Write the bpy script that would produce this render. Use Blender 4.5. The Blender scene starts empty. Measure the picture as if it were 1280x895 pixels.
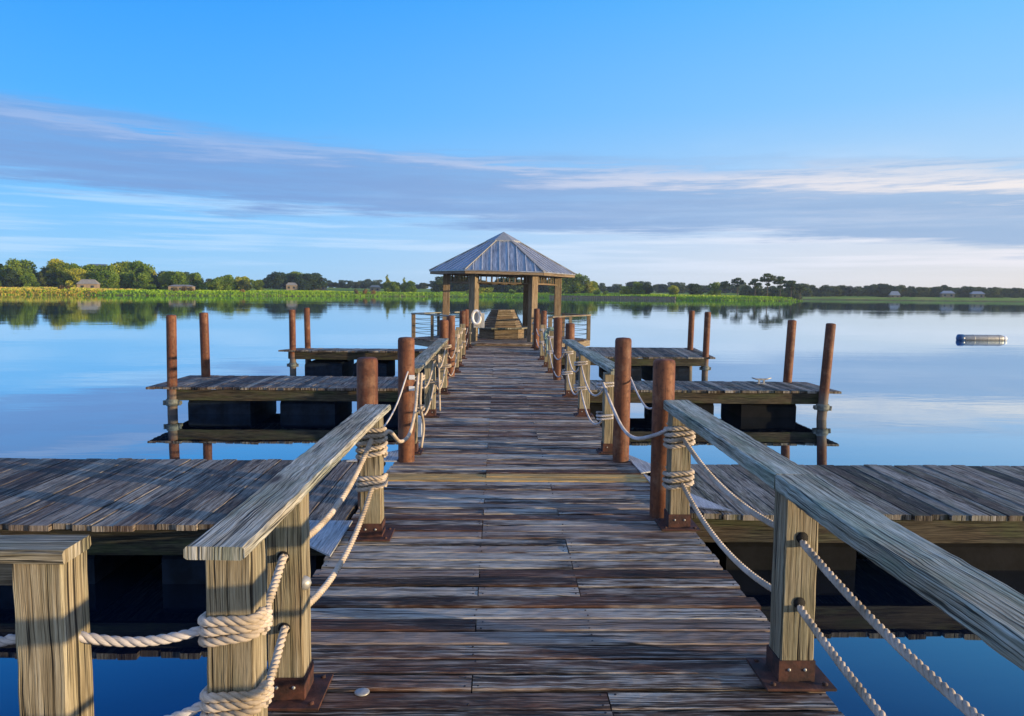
import bpy, math, random
from mathutils import Vector, Matrix, noise
random.seed(11)
PI = math.pi
sc = bpy.context.scene
COL = sc.collection
R_ = random.uniform

# ------------------------------------------------------------------ mesh builder
class MB:
    """collects shapes; every face carries uv in metres (u along the grain) and a random triple"""
    def __init__(s): s.v = []; s.f = []; s.uv = []; s.r = []; s.m = []; s.sm = []
    def face(s, idx, uvs, rnd, mat=0, smooth=False):
        s.f.append(idx); s.uv.append(uvs); s.r.append(rnd); s.m.append(mat); s.sm.append(smooth)
    def bar(s, p0, p1, prof, up=(0, 0, 1), segs=1, jit=0.0, mat=0, rnd=None, smooth=False, wob=None, endmat=None, taper=None):
        """extrude the profile [(w,t)...] from p0 to p1; w runs sideways, t along 'up'"""
        p0 = Vector(p0); p1 = Vector(p1); d = (p1 - p0); L = d.length; d.normalize()
        up = Vector(up); side = d.cross(up); side.normalize(); upn = side.cross(d)
        rnd = rnd or (random.random(), random.random(), random.random())
        ou, ov = R_(0, 60), R_(0, 60); n = len(prof); base = len(s.v)
        per = [0]
        for i in range(n):
            a, b = prof[i], prof[(i + 1) % n]; per.append(per[-1] + math.hypot(a[0] - b[0], a[1] - b[1]))
        for k in range(segs + 1):
            t = k / segs; c = p0 + d * (L * t)
            if wob: c = c + side * (wob * noise.noise(Vector((ou + t * L * 1.3, 1.7, ov)))) + upn * (wob * noise.noise(Vector((ou + t * L * 1.3, 8.7, ov))))
            sc_ = 1.0 if taper is None else 1 + (taper - 1) * t
            for (w, tt) in prof:
                jw = R_(-jit, jit); jt = R_(-jit, jit) * .5
                s.v.append(c + side * (w * sc_ + jw) + upn * (tt * sc_ + jt))
        for k in range(segs):
            for i in range(n):
                j = (i + 1) % n
                a, b = base + k * n + i, base + k * n + j
                u0, u1 = ou + L * k / segs, ou + L * (k + 1) / segs
                s.face((a, a + n, b + n, b), ((u0, ov + per[i]), (u1, ov + per[i]), (u1, ov + per[i + 1]), (u0, ov + per[i + 1])), rnd, mat, smooth)
        em = mat if endmat is None else endmat
        s.face(tuple(base + i for i in range(n)), tuple((ou + prof[i][1], ov + prof[i][0]) for i in range(n)), rnd, em)
        e = base + segs * n
        s.face(tuple(e + i for i in range(n))[::-1], tuple((ou + prof[i][1] + 3, ov + prof[i][0]) for i in range(n))[::-1], rnd, em)
    def box(s, c, size, mat=0, ch=0.0, rnd=None, rz=0.0):
        """chamfered box about centre c, grain along its longest side"""
        x, y, z = size; c = Vector(c); rot = Matrix.Rotation(rz, 3, 'Z')
        if x >= y and x >= z: d, p, up = Vector((1, 0, 0)), rect(y, z, ch), (0, 0, 1); L = x
        elif y >= z: d, p, up = Vector((0, 1, 0)), rect(x, z, ch), (0, 0, 1); L = y
        else: d, p, up = Vector((0, 0, 1)), rect(x, y, ch), rot @ Vector((0, 1, 0)); L = z
        d = rot @ d
        s.bar(c - d * L / 2, c + d * L / 2, p, up, mat=mat, rnd=rnd)
    def cyl(s, c, r, h, n=16, mat=0, bev=0.0, smooth=True, rnd=None, axis=(0, 0, 1)):
        """lathe along axis from c with rounded top"""
        prof = [(r, 0), (r, h - bev)] + ([(r - bev * .3, h - bev * .3), (r - bev, h), (0.0001, h + bev * .1)] if bev else [(r, h), (0.0001, h)])
        s.lathe(c, prof, n, mat, smooth, rnd, axis)
    def lathe(s, c, prof, n=16, mat=0, smooth=True, rnd=None, axis=(0, 0, 1)):
        rnd = rnd or (random.random(), random.random(), random.random())
        az = Vector(axis).normalized(); ax = az.orthogonal().normalized(); ay = az.cross(ax); c = Vector(c); base = len(s.v)
        ou = R_(0, 60)
        for (r, z) in prof:
            for i in range(n):
                a = 2 * PI * i / n; s.v.append(c + ax * (r * math.cos(a)) + ay * (r * math.sin(a)) + az * z)
        rr = max(p[0] for p in prof)
        for k in range(len(prof) - 1):
            for i in range(n):
                j = (i + 1) % n; a, b = base + k * n + i, base + k * n + j
                u0, u1 = ou + prof[k][1], ou + prof[k + 1][1]; v0, v1 = rr * 2 * PI * i / n, rr * 2 * PI * (i + 1) / n
                s.face((a, b, b + n, a + n), ((u0, v0), (u0, v1), (u1, v1), (u1, v0)), rnd, mat, smooth)
    def tube(s, pts, r, n=8, mat=0, rnd=None, closed=False, rfun=None):
        rnd = rnd or (random.random(), random.random(), random.random())
        pts = [Vector(p) for p in pts]; base = len(s.v); N = len(pts); L = 0
        t0 = (pts[1] - pts[0]).normalized(); nrm = t0.orthogonal().normalized(); us = []
        for k in range(N):
            if closed: t = (pts[(k + 1) % N] - pts[k - 1]).normalized()
            else: t = (pts[min(k + 1, N - 1)] - pts[max(k - 1, 0)]).normalized()
            nrm = (nrm - t * nrm.dot(t)).normalized(); b = t.cross(nrm)
            rr = r if rfun is None else rfun(k / (N - 1))
            for i in range(n):
                a = 2 * PI * i / n; s.v.append(pts[k] + nrm * (rr * math.cos(a)) + b * (rr * math.sin(a)))
            us.append(L); L += (pts[min(k + 1, N - 1)] - pts[k]).length
        for k in range(N - 1 + (1 if closed else 0)):
            k2 = (k + 1) % N
            for i in range(n):
                j = (i + 1) % n
                s.face((base + k * n + i, base + k * n + j, base + k2 * n + j, base + k2 * n + i), ((us[k], i * .01), (us[k], i * .01 + .01), (us[k2], i * .01 + .01), (us[k2], i * .01)), rnd, mat, True)
        if not closed:
            s.face(tuple(base + i for i in range(n))[::-1], tuple((0, 0) for i in range(n)), rnd, mat)
            e = base + (N - 1) * n; s.face(tuple(e + i for i in range(n)), tuple((0, 0) for i in range(n)), rnd, mat)
    def poly(s, pts, rnd=None, mat=0, uvs=None):
        rnd = rnd or (random.random(), random.random(), random.random())
        b = len(s.v); s.v += [Vector(p) for p in pts]
        s.face(tuple(range(b, b + len(pts))), uvs or tuple((p[0], p[1]) for p in pts), rnd, mat)
    def build(s, name, mats, parent=None):
        me = bpy.data.meshes.new(name)
        org = parent.location if (parent is not None and parent.parent is None) else Vector((0, 0, 0))
        me.from_pydata([tuple(Vector(v) - s.org) if hasattr(s, 'org') else tuple(v) for v in s.v], [], s.f)
        me.uv_layers.new(name='UVMap'); me.color_attributes.new('rnd', 'FLOAT_COLOR', 'CORNER')
        uvd = []; cd = []
        for uvs, r in zip(s.uv, s.r):
            for u in uvs: uvd += [u[0], u[1]]; cd += [r[0], r[1], r[2], 1]
        me.uv_layers['UVMap'].data.foreach_set('uv', uvd); me.color_attributes['rnd'].data.foreach_set('color', cd)
        me.polygons.foreach_set('use_smooth', s.sm); me.polygons.foreach_set('material_index', s.m)
        for m in (mats if isinstance(mats, (list, tuple)) else [mats]): me.materials.append(m)
        me.update()
        o = bpy.data.objects.new(name, me); COL.objects.link(o)
        if parent is not None: o.parent = parent; o.matrix_parent_inverse = Matrix.Identity(4)
        return o

def rect(w, t, ch=0.0):
    a, b = w / 2, t / 2
    if ch <= 0: return [(-a, -b), (a, -b), (a, b), (-a, b)]
    return [(-a + ch, -b), (a - ch, -b), (a, -b + ch), (a, b - ch), (a - ch, b), (-a + ch, b), (-a, b - ch), (-a, -b + ch)]

def tag(o, label=None, cat=None, group=None, kind=None):
    if label: o['label'] = label
    if cat: o['category'] = cat
    if group: o['group'] = group
    if kind: o['kind'] = kind
    return o
def empty(name, loc=(0, 0, 0), rz=0.0, label=None, cat=None, group=None):
    o = bpy.data.objects.new(name, None); COL.objects.link(o); o.location = loc; o.rotation_euler = (0, 0, rz)
    o.empty_display_size = .2
    return tag(o, label, cat, group)
def copy_tree(o, parent=None):
    c = o.copy(); COL.objects.link(c)
    if parent is not None: c.parent = parent
    for ch in list(o.children): copy_tree(ch, c)
    return c

# ------------------------------------------------------------------ node helpers
class NT:
    def __init__(s, name):
        s.mat = bpy.data.materials.new(name); s.mat.use_nodes = True; s.t = s.mat.node_tree
        s.n = s.t.nodes; s.n.clear(); s.out = s.n.new('ShaderNodeOutputMaterial')
    def node(s, typ, **kw):
        nd = s.n.new(typ)
        for k, v in kw.items(): setattr(nd, k, v)
        return nd
    def link(s, a, b): s.t.links.new(a, b)
    def val(s, x, sock):
        if isinstance(x, (int, float)): sock.default_value = x
        elif isinstance(x, tuple): sock.default_value = x if len(x) == len(sock.default_value) else (*x, 1)[:len(sock.default_value)]
        else: s.link(x, sock)
    def math(s, op, a, b=0.0, c=None, clamp=False):
        nd = s.node('ShaderNodeMath', operation=op, use_clamp=clamp); s.val(a, nd.inputs[0]); s.val(b, nd.inputs[1])
        if c is not None: s.val(c, nd.inputs[2])
        return nd.outputs[0]
    def vmath(s, op, a, b):
        nd = s.node('ShaderNodeVectorMath', operation=op); s.val(a, nd.inputs[0]); s.val(b, nd.inputs[1]); return nd.outputs[0]
    def noise(s, vec, scale=1.0, detail=4.0, rough=.55, dist=0.0):
        nd = s.node('ShaderNodeTexNoise'); s.link(vec, nd.inputs['Vector']); nd.inputs['Scale'].default_value = scale
        nd.inputs['Detail'].default_value = detail; nd.inputs['Roughness'].default_value = rough; nd.inputs['Distortion'].default_value = dist
        return nd.outputs[0]
    def ramp(s, fac, stops, interp='LINEAR'):
        nd = s.node('ShaderNodeValToRGB'); s.link(fac, nd.inputs[0]); cr = nd.color_ramp; cr.interpolation = interp
        while len(cr.elements) < len(stops): cr.elements.new(.5)
        for e, (p, c) in zip(cr.elements, stops):
            e.position = p; e.color = (c, c, c, 1) if isinstance(c, (int, float)) else (*c, 1)
        return nd.outputs[0]
    def mix(s, fac, a, b, mode='MIX'):
        nd = s.node('ShaderNodeMix', data_type='RGBA', blend_type=mode); s.val(fac, nd.inputs[0]); s.val(a, nd.inputs[6]); s.val(b, nd.inputs[7]); return nd.outputs[2]
    def bsdf(s, col, rough=.7, bump=None, bstr=.5, bdist=.01, metal=0.0, spec=.5, **kw):
        b = s.node('ShaderNodeBsdfPrincipled'); s.val(col, b.inputs['Base Color']); s.val(rough, b.inputs['Roughness']); s.val(metal, b.inputs['Metallic'])
        b.inputs['Specular IOR Level'].default_value = spec
        for k, v in kw.items(): s.val(v, b.inputs[k])
        if bump is not None:
            bp = s.node('ShaderNodeBump'); bp.inputs['Strength'].default_value = bstr; bp.inputs['Distance'].default_value = bdist
            s.link(bump, bp.inputs['Height']); s.link(bp.outputs[0], b.inputs['Normal'])
        s.link(b.outputs[0], s.out.inputs[0]); return s.mat

def wood(name, dark, mid, light, warm=(.16, .07, .04), warm_amt=.5, silver=.5, algae=None, contrast=1.0, crack=.6, board_var=.5, spec=.3, bstr=.8, fine=150, scale=1.0):
    """weathered timber: dark gaps between fibres, silvery ridges, brown patches, each board its own tone"""
    t = NT(name); uv = t.node('ShaderNodeUVMap').outputs[0]; at = t.node('ShaderNodeAttribute', attribute_name='rnd')
    sep = t.node('ShaderNodeSeparateColor'); t.link(at.outputs[0], sep.inputs[0]); r0, r1, r2 = sep.outputs
    wv = t.noise(t.vmath('MULTIPLY', uv, (1.1, 5, 1)), 1.0, 3, .5)
    wob = t.node('ShaderNodeCombineXYZ'); t.link(t.math('MULTIPLY', t.math('SUBTRACT', wv, .5), .05 * scale), wob.inputs[1])
    p = t.vmath('ADD', uv, wob.outputs[0])
    # sparse knots bend the grain and darken
    vo = t.node('ShaderNodeTexVoronoi', feature='F1'); t.link(t.vmath('MULTIPLY', p, (1.3, 5.0, 1)), vo.inputs['Vector']); vo.inputs['Scale'].default_value = 1.0
    kn = t.ramp(vo.outputs['Distance'], [(.05, 1.0), (.14, 0.0)])
    kr = t.ramp(vo.outputs['Color'], [(.55, 0.0), (.56, 1.0)]); kn = t.math('MULTIPLY', kn, kr)
    streak = t.noise(t.vmath('MULTIPLY', p, (1.6, 30 / scale, 1)), 1.0, 5, .68)
    fib = t.noise(t.vmath('MULTIPLY', p, (7.0, fine / scale, 1)), 1.0, 4, .6)
    patch = t.noise(t.vmath('MULTIPLY', p, (1.9, 8.0, 1)), 1.0, 4, .6)
    cr = t.noise(t.vmath('MULTIPLY', t.vmath('ADD', p, (17.3, 4.1, 0)), (.55, 30 / scale, 1)), 1.0, 2, .5)
    crk = t.ramp(t.math('ABSOLUTE', t.math('SUBTRACT', cr, .5)), [(.006, 1.0), (.032, 0.0)])
    crm = t.ramp(t.noise(t.vmath('MULTIPLY', p, (1.7, 8, 1)), 1.0, 2, .5), [(.38, 0.0), (.48, 1.0)])
    crk = t.math('MULTIPLY', crk, crm)
    f = t.math('ADD', t.math('MULTIPLY', streak, .60), t.math('MULTIPLY', fib, .40))
    f = t.math('ADD', f, t.math('MULTIPLY', t.math('SUBTRACT', r0, .5), .16 * board_var))
    f = t.math('ADD', t.math('MULTIPLY', t.math('SUBTRACT', f, .5), contrast), .5)
    col = t.ramp(f, [(.34, dark), (.50, mid), (.66, light)])
    # silvery worn patches against brown ones
    sp = t.math('ADD', patch, t.math('MULTIPLY', t.math('SUBTRACT', r1, .5), .35 * board_var))
    s_ = t.ramp(sp, [(.50 - .06, 0.0), (.62, 1.0)])
    sil = t.ramp(fib, [(.30, tuple(x * .35 for x in light)), (.62, tuple(min(.8, x * 1.18) for x in light))])
    col = t.mix(t.math('MULTIPLY', s_, silver), col, sil)
    w_ = t.ramp(t.math('ADD', t.noise(t.vmath('MULTIPLY', p, (1.3, 3.2, 1)), 1.0, 3, .55), t.math('MULTIPLY', t.math('SUBTRACT', r2, .5), .4 * board_var)), [(.46, 0.0), (.64, 1.0)])
    col = t.mix(t.math('MULTIPLY', w_, warm_amt), col, t.mix(1.0, t.ramp(fib, [(.3, .45), (.65, 1.5)]), warm, 'MULTIPLY'))
    if algae:
        a_ = t.ramp(t.noise(t.vmath('MULTIPLY', uv, (1.6, 7, 1)), 1.0, 5, .65), [(.48, 0.0), (.62, 1.0)])
        col = t.mix(t.math('MULTIPLY', a_, algae[3]), col, t.mix(1.0, t.ramp(fib, [(.3, .5), (.65, 1.4)]), algae[:3], 'MULTIPLY'))
    col = t.mix(t.math('MULTIPLY', crk, crack), col, tuple(x * .15 for x in dark))
    col = t.mix(t.math('MULTIPLY', kn, .9), col, tuple(x * .8 for x in (.05, .03, .02)))
    h = t.math('ADD', t.math('MULTIPLY', streak, .6), t.math('MULTIPLY', fib, .5)); h = t.math('SUBTRACT', h, t.math('MULTIPLY', crk, .8))
    rg = t.ramp(fib, [(.3, .85), (.7, .62)])
    return t.bsdf(col, rg, h, bstr, .006, spec=spec)

def simple(name, c1, c2=None, rough=.6, scale=8, metal=0.0, bstr=.2, spec=.5, stretch=(1, 1, 1), detail=5, c3=None, lo=.38, hi=.62):
    t = NT(name); tc = t.node('ShaderNodeTexCoord').outputs['Object']
    n = t.noise(t.vmath('MULTIPLY', tc, tuple(stretch)), scale, detail, .62)
    st = [(lo, c1), (hi, c2 or c1)] + ([(.75, c3)] if c3 else [])
    n2 = t.noise(tc, scale * 6, 4, .6)
    return t.bsdf(t.ramp(n, st), rough, n2, bstr, .004, metal, spec)

M = {}
M['deck'] = wood('deck_wood', (.012, .007, .004), (.095, .058, .037), (.52, .47, .40), warm=(.14, .060, .034), warm_amt=.55, silver=.9, contrast=1.75, crack=.9, board_var=.95, bstr=1.0)
M['finger'] = wood('finger_wood', (.018, .012, .008), (.088, .062, .043), (.36, .32, .26), warm=(.10, .055, .04), warm_amt=.4, silver=.42, contrast=1.5, crack=.8, board_var=1.0, bstr=.9)
M['fingerR'] = wood('finger_wood_mossy', (.014, .011, .008), (.078, .064, .046), (.38, .35, .30), warm=(.12, .07, .04), warm_amt=.4, silver=.5, contrast=1.6, crack=.9, board_var=1.2, algae=(.11, .12, .05, .4))
M['post'] = wood('post_wood', (.085, .066, .038), (.27, .222, .138), (.50, .44, .31), warm=(.25, .165, .08), warm_amt=.35, silver=.3, contrast=1.15, scale=.6, crack=1.0, board_var=.5, algae=(.19, .21, .13, .3), fine=190)
M['railL'] = wood('rail_wood', (.06, .055, .04), (.21, .205, .155), (.60, .58, .50), warm=(.36, .26, .12), warm_amt=.35, silver=.45, contrast=1.35, crack=.9, board_var=.6, scale=.65, algae=(.16, .20, .13, .45), fine=140)
M['railR'] = wood('rail_wood_teal', (.05, .058, .045), (.20, .225, .175), (.54, .56, .48), warm=(.26, .19, .11), warm_amt=.55, silver=.45, contrast=1.35, crack=.9, board_var=.6, scale=.65, algae=(.12, .20, .13, .5), fine=140)
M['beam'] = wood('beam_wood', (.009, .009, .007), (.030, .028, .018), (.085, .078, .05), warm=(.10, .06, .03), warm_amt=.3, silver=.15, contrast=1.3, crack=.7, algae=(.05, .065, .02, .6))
M['gaz'] = wood('gazebo_wood', (.075, .055, .035), (.20, .155, .10), (.36, .30, .21), warm=(.24, .14, .07), warm_amt=.35, silver=.15, contrast=1.2, crack=.5, board_var=.7)
M['gold'] = wood('gold_board', (.22, .12, .035), (.55, .34, .11), (.75, .52, .22), warm=(.45, .25, .08), warm_amt=.4, silver=.05, contrast=1.2, crack=.6)  # golden tone for the boards at the first section joint
M['gusset'] = wood('gusset_wood', (.16, .17, .18), (.36, .38, .40), (.60, .62, .64), warm=(.3, .28, .25), warm_amt=.2, silver=.5, contrast=.9, crack=.5)
M['rust'] = simple('rusty_steel', (.030, .013, .010), (.095, .033, .020), .8, 14, bstr=.5, c3=(.17, .07, .04))
M['nail'] = simple('nail_steel', (.02, .018, .018), (.06, .05, .05), .5, 40, metal=.6)
M['white'] = simple('white_plastic', (.75, .75, .74), (.82, .82, .81), .4, 10)
M['galv'] = simple('galvanised', (.28, .28, .27), (.42, .42, .40), .5, 20, metal=.4)
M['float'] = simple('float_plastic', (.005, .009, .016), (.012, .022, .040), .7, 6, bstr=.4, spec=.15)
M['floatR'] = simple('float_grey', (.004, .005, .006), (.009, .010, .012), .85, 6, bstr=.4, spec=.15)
M['black'] = simple('hole_black', (.004, .004, .004), (.008, .007, .006), .9, 10)
M['blueplastic'] = simple('blue_cap', (.01, .05, .15), (.04, .11, .25), .35, 10)
M['cable'] = simple('cable_dark', (.03, .04, .05), (.06, .07, .08), .4, 10, metal=.5)

M['bracket'] = simple('bracket_grey', (.07, .08, .075), (.17, .19, .17), .7, 20)
def pile_mat():
    t = NT('pile_brown'); tc = t.node('ShaderNodeTexCoord').outputs['Object']; oi = t.node('ShaderNodeObjectInfo').outputs['Random']
    off = t.node('ShaderNodeCombineXYZ'); t.link(t.math('MULTIPLY', oi, 50), off.inputs[0]); p = t.vmath('ADD', tc, off.outputs[0])
    n = t.noise(t.vmath('MULTIPLY', p, (9, 9, 1.6)), 1.0, 6, .65); n2 = t.noise(p, 26, 5, .7)
    col = t.ramp(n, [(.30, (.05, .017, .009)), (.5, (.135, .045, .018)), (.7, (.24, .09, .036))])
    col = t.mix(t.ramp(n2, [(.50, 0.0), (.66, .75)]), col, (.055, .024, .018))
    v_ = t.noise(t.vmath('MULTIPLY', p, (60, 60, 2.2)), 1.0, 5, .7); col = t.mix(t.ramp(v_, [(.56, 0.0), (.68, .8)]), col, (.035, .014, .010))
    col = t.mix(t.ramp(t.noise(p, 5, 5, .7), [(.52, 0.0), (.68, .45)]), col, (.30, .17, .10))
    # the wetted part below the dock is grey brown
    sp = t.node('ShaderNodeSeparateXYZ'); t.link(tc, sp.inputs[0])
    low = t.ramp(t.math('ADD', sp.outputs[2], t.math('MULTIPLY', n, .15)), [(.40, 1.0), (.62, 0.0)])
    col = t.mix(t.math('MULTIPLY', low, .8), col, t.mix(n2, (.05, .045, .04), (.20, .18, .15)))
    return t.bsdf(col, t.ramp(n2, [(.3, .55), (.7, .8)]), n2, .5, .006, spec=.4)
M['pile'] = pile_mat()

def rope_mat(name, a, b, c):
    t = NT(name); uv = t.node('ShaderNodeUVMap').outputs[0]; tc = t.node('ShaderNodeTexCoord').outputs['Object']
    f = t.noise(t.vmath('MULTIPLY', uv, (60, 500, 1)), 1.0, 3, .6); n = t.noise(tc, 5, 4, .6)
    col = t.mix(1.0, t.ramp(n, [(.3, a), (.5, b), (.7, c)]), t.ramp(f, [(.3, .72), (.6, 1.05)]), 'MULTIPLY')
    return t.bsdf(col, .85, f, .5, .002, spec=.2)
M['rope'] = rope_mat('rope_cream', (.30, .24, .17), (.50, .42, .33), (.66, .58, .50))
M['ropeW'] = rope_mat('rope_white', (.36, .33, .31), (.56, .52, .50), (.68, .65, .63))
M['ropeG'] = rope_mat('rope_tan', (.34, .22, .13), (.56, .40, .26), (.70, .56, .42))
M['net'] = rope_mat('net_teal', (.10, .17, .16), (.20, .30, .28), (.34, .44, .42))

def roof_mat():
    t = NT('roof_metal'); uv = t.node('ShaderNodeUVMap').outputs[0]
    n = t.noise(t.vmath('MULTIPLY', uv, (.8, 9, 1)), 1.0, 5, .6); n2 = t.noise(t.vmath('MULTIPLY', uv, (3, 30, 1)), 1.0, 4, .6)
    col = t.ramp(t.math('ADD', t.math('MULTIPLY', n, .6), t.math('MULTIPLY', n2, .4)), [(.34, (.16, .15, .15)), (.48, (.36, .36, .37)), (.64, (.60, .60, .61))])
    return t.bsdf(col, t.ramp(n2, [(.3, .30), (.7, .50)]), n2, .15, .01, metal=.7, spec=.5)
M['roof'] = roof_mat(); M['seam'] = simple('seam_metal', (.5, .5, .5), (.65, .65, .66), .45, 10, metal=.2)

# ------------------------------------------------------------------ camera
f_, W_, H_ = 950.0, 1280.0, 895.0
cam = bpy.data.cameras.new('camera'); co = bpy.data.objects.new('camera', cam); COL.objects.link(co)
cam.sensor_width = 36; cam.sensor_fit = 'HORIZONTAL'; cam.lens = 36 * f_ / W_; cam.clip_end = 20000; cam.clip_start = .05
pitch = math.atan(81.3 / 950)
co.matrix_world = Matrix.Translation((0, 0, 2.2)) @ Matrix.Rotation(-math.radians(1.09), 4, 'Z') @ Matrix.Rotation(PI / 2 - pitch, 4, 'X') @ Matrix.Rotation(math.radians(.55), 4, 'Z')
sc.camera = co

# ------------------------------------------------------------------ sky and sun
SUN_EL, SUN_AZ = math.radians(4.5), math.radians(109)     # azimuth clockwise from +Y (the view)
world = bpy.data.worlds.new('World'); sc.world = world; world.use_nodes = True
class WT(NT):
    def __init__(s): s.t = world.node_tree; s.n = s.t.nodes; s.n.clear(); s.out = s.n.new('ShaderNodeOutputWorld')
w = WT()
sky = w.node('ShaderNodeTexSky', sky_type='NISHITA'); sky.sun_disc = False; sky.sun_elevation = SUN_EL; sky.sun_rotation = SUN_AZ
sky.altitude = 0; sky.air_density = 1.0; sky.dust_density = .6; sky.ozone_density = 2.0
d = w.node('ShaderNodeTexCoord').outputs['Generated']; sep = w.node('ShaderNodeSeparateXYZ'); w.link(d, sep.inputs[0])
x, y, z = sep.outputs
az = w.math('ARCTAN2', x, y); el = w.math('ARCSINE', z); eld = w.math('MULTIPLY', el, 180 / PI)
azd = w.math('MULTIPLY', az, 180 / PI)
def lin(v, a, b):
    nd = w.node('ShaderNodeMapRange', interpolation_type='SMOOTHSTEP'); w.link(v, nd.inputs[0]); nd.inputs[1].default_value = a; nd.inputs[2].default_value = b
    return nd.outputs[0]
hs = w.node('ShaderNodeHueSaturation'); w.link(sky.outputs[0], hs.inputs['Color']); hs.inputs['Saturation'].default_value = 1.35; hs.inputs['Value'].default_value = 1.0
nish = w.mix(1.0, hs.outputs[0], (.8, 1.0, 1.5), 'MULTIPLY')
def lc(r, g, b): return tuple((((q / 255 + .055) / 1.055) ** 2.4) / .132 for q in (r, g, b))
def grad(stops): return w.ramp(w.math('DIVIDE', eld, 60.0), [(p / 60, tuple(min(9.5, v) / 10 for v in lc(*c))) for p, c in stops])
gl = grad([(0, (158, 210, 252)), (5, (128, 196, 252)), (12, (84, 176, 252)), (21, (52, 156, 252)), (33, (8, 92, 225)), (44, (40, 112, 205)), (60, (90, 150, 220))])
gr = grad([(0, (238, 230, 226)), (5, (204, 218, 240)), (9, (176, 212, 246)), (13, (142, 202, 252)), (21, (100, 188, 252)), (33, (16, 104, 228)), (44, (60, 125, 208)), (60, (110, 158, 220))])
gm = w.mix(1.0, w.mix(lin(azd, -30, 42), gl, gr), (10, 10, 10), 'MULTIPLY')
base = w.mix(.92, nish, gm)
# pale veil added to the unseen sky behind the viewer as neutral fill light
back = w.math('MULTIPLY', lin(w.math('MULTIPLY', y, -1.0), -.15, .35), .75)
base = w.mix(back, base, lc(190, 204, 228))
cmb = w.node('ShaderNodeCombineXYZ'); w.link(azd, cmb.inputs[0]); w.link(eld, cmb.inputs[1])
def sn(sx, sy, off=(0, 0, 0), detail=6, rough=.55, dist=0.0):
    return w.noise(w.vmath('ADD', w.vmath('MULTIPLY', cmb.outputs[0], (sx, sy, 1)), off), 1.0, detail, rough, dist)
# the long mauve bank, sinking from left to right
cen = w.math('ADD', 7.4, w.math('MULTIPLY', azd, -.050))
big = sn(.035, .25, (3, 9, 0), 5); fine = sn(.07, 1.1, (7, 1, 0), 8, .66)
dy = w.math('SUBTRACT', eld, cen)
dy = w.math('ADD', dy, w.math('MULTIPLY', w.math('SUBTRACT', big, .5), 3.0)); dy = w.math('ADD', dy, w.math('MULTIPLY', w.math('SUBTRACT', fine, .5), 4.6))
band = w.math('MULTIPLY', lin(dy, -2.9, -1.7), w.math('SUBTRACT', 1.0, lin(dy, 1.2, 3.4)))
edge = w.math('MULTIPLY', lin(dy, .6, 1.8), w.math('SUBTRACT', 1.0, lin(dy, 1.9, 2.7)))     # bright upper rim, stronger towards the sun
# thin streaks below and above
st = sn(.045, 1.1, (2, 5, 0), 6, .6); low = w.math('MULTIPLY', lin(eld, .5, 2.5), w.math('SUBTRACT', 1.0, lin(eld, 5.0, 9.0)))
streak = w.math('MULTIPLY', lin(st, .44, .62), low)
veil = w.math('MULTIPLY', lin(sn(.03, .12, (11, 4, 0), 6, .6), .45, .75), w.math('MULTIPLY', w.math('SUBTRACT', 1.0, lin(eld, 8, 13)), .25))
sunw = lin(azd, -25, 45)
SB = .11
streakcol = w.mix(sunw, lc(180, 216, 250), lc(238, 234, 240)); bandcol = w.mix(sunw, lc(120, 156, 210), lc(152, 180, 214)); edgecol = w.mix(sunw, lc(150, 180, 226), lc(248, 238, 232))
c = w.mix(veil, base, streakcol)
c = w.mix(w.math('MULTIPLY', streak, .75), c, streakcol)
c = w.mix(w.math('MULTIPLY', w.math('MULTIPLY', band, w.math('MULTIPLY_ADD', lin(fine, .30, .62), .30, .70)), .90), c, bandcol)
c = w.mix(w.math('MULTIPLY', w.math('MULTIPLY', edge, lin(fine, .36, .58)), .85), c, edgecol)
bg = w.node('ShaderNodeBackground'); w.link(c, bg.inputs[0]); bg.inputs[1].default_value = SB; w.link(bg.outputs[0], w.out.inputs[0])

sun = bpy.data.lights.new('sun', 'SUN'); sun.energy = 5.0; sun.angle = math.radians(.5); sun.color = (1.0, .74, .42)
so = bpy.data.objects.new('sun', sun); COL.objects.link(so)
sd = Vector((math.sin(SUN_AZ) * math.cos(SUN_EL), math.cos(SUN_AZ) * math.cos(SUN_EL), math.sin(SUN_EL)))
so.rotation_euler = sd.to_track_quat('Z', 'Y').to_euler(); so.location = (60, -20, 40)
sc.view_settings.view_transform = 'Standard'; sc.view_settings.look = 'None'; sc.view_settings.exposure = 0.4; sc.view_settings.gamma = 1.0

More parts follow.
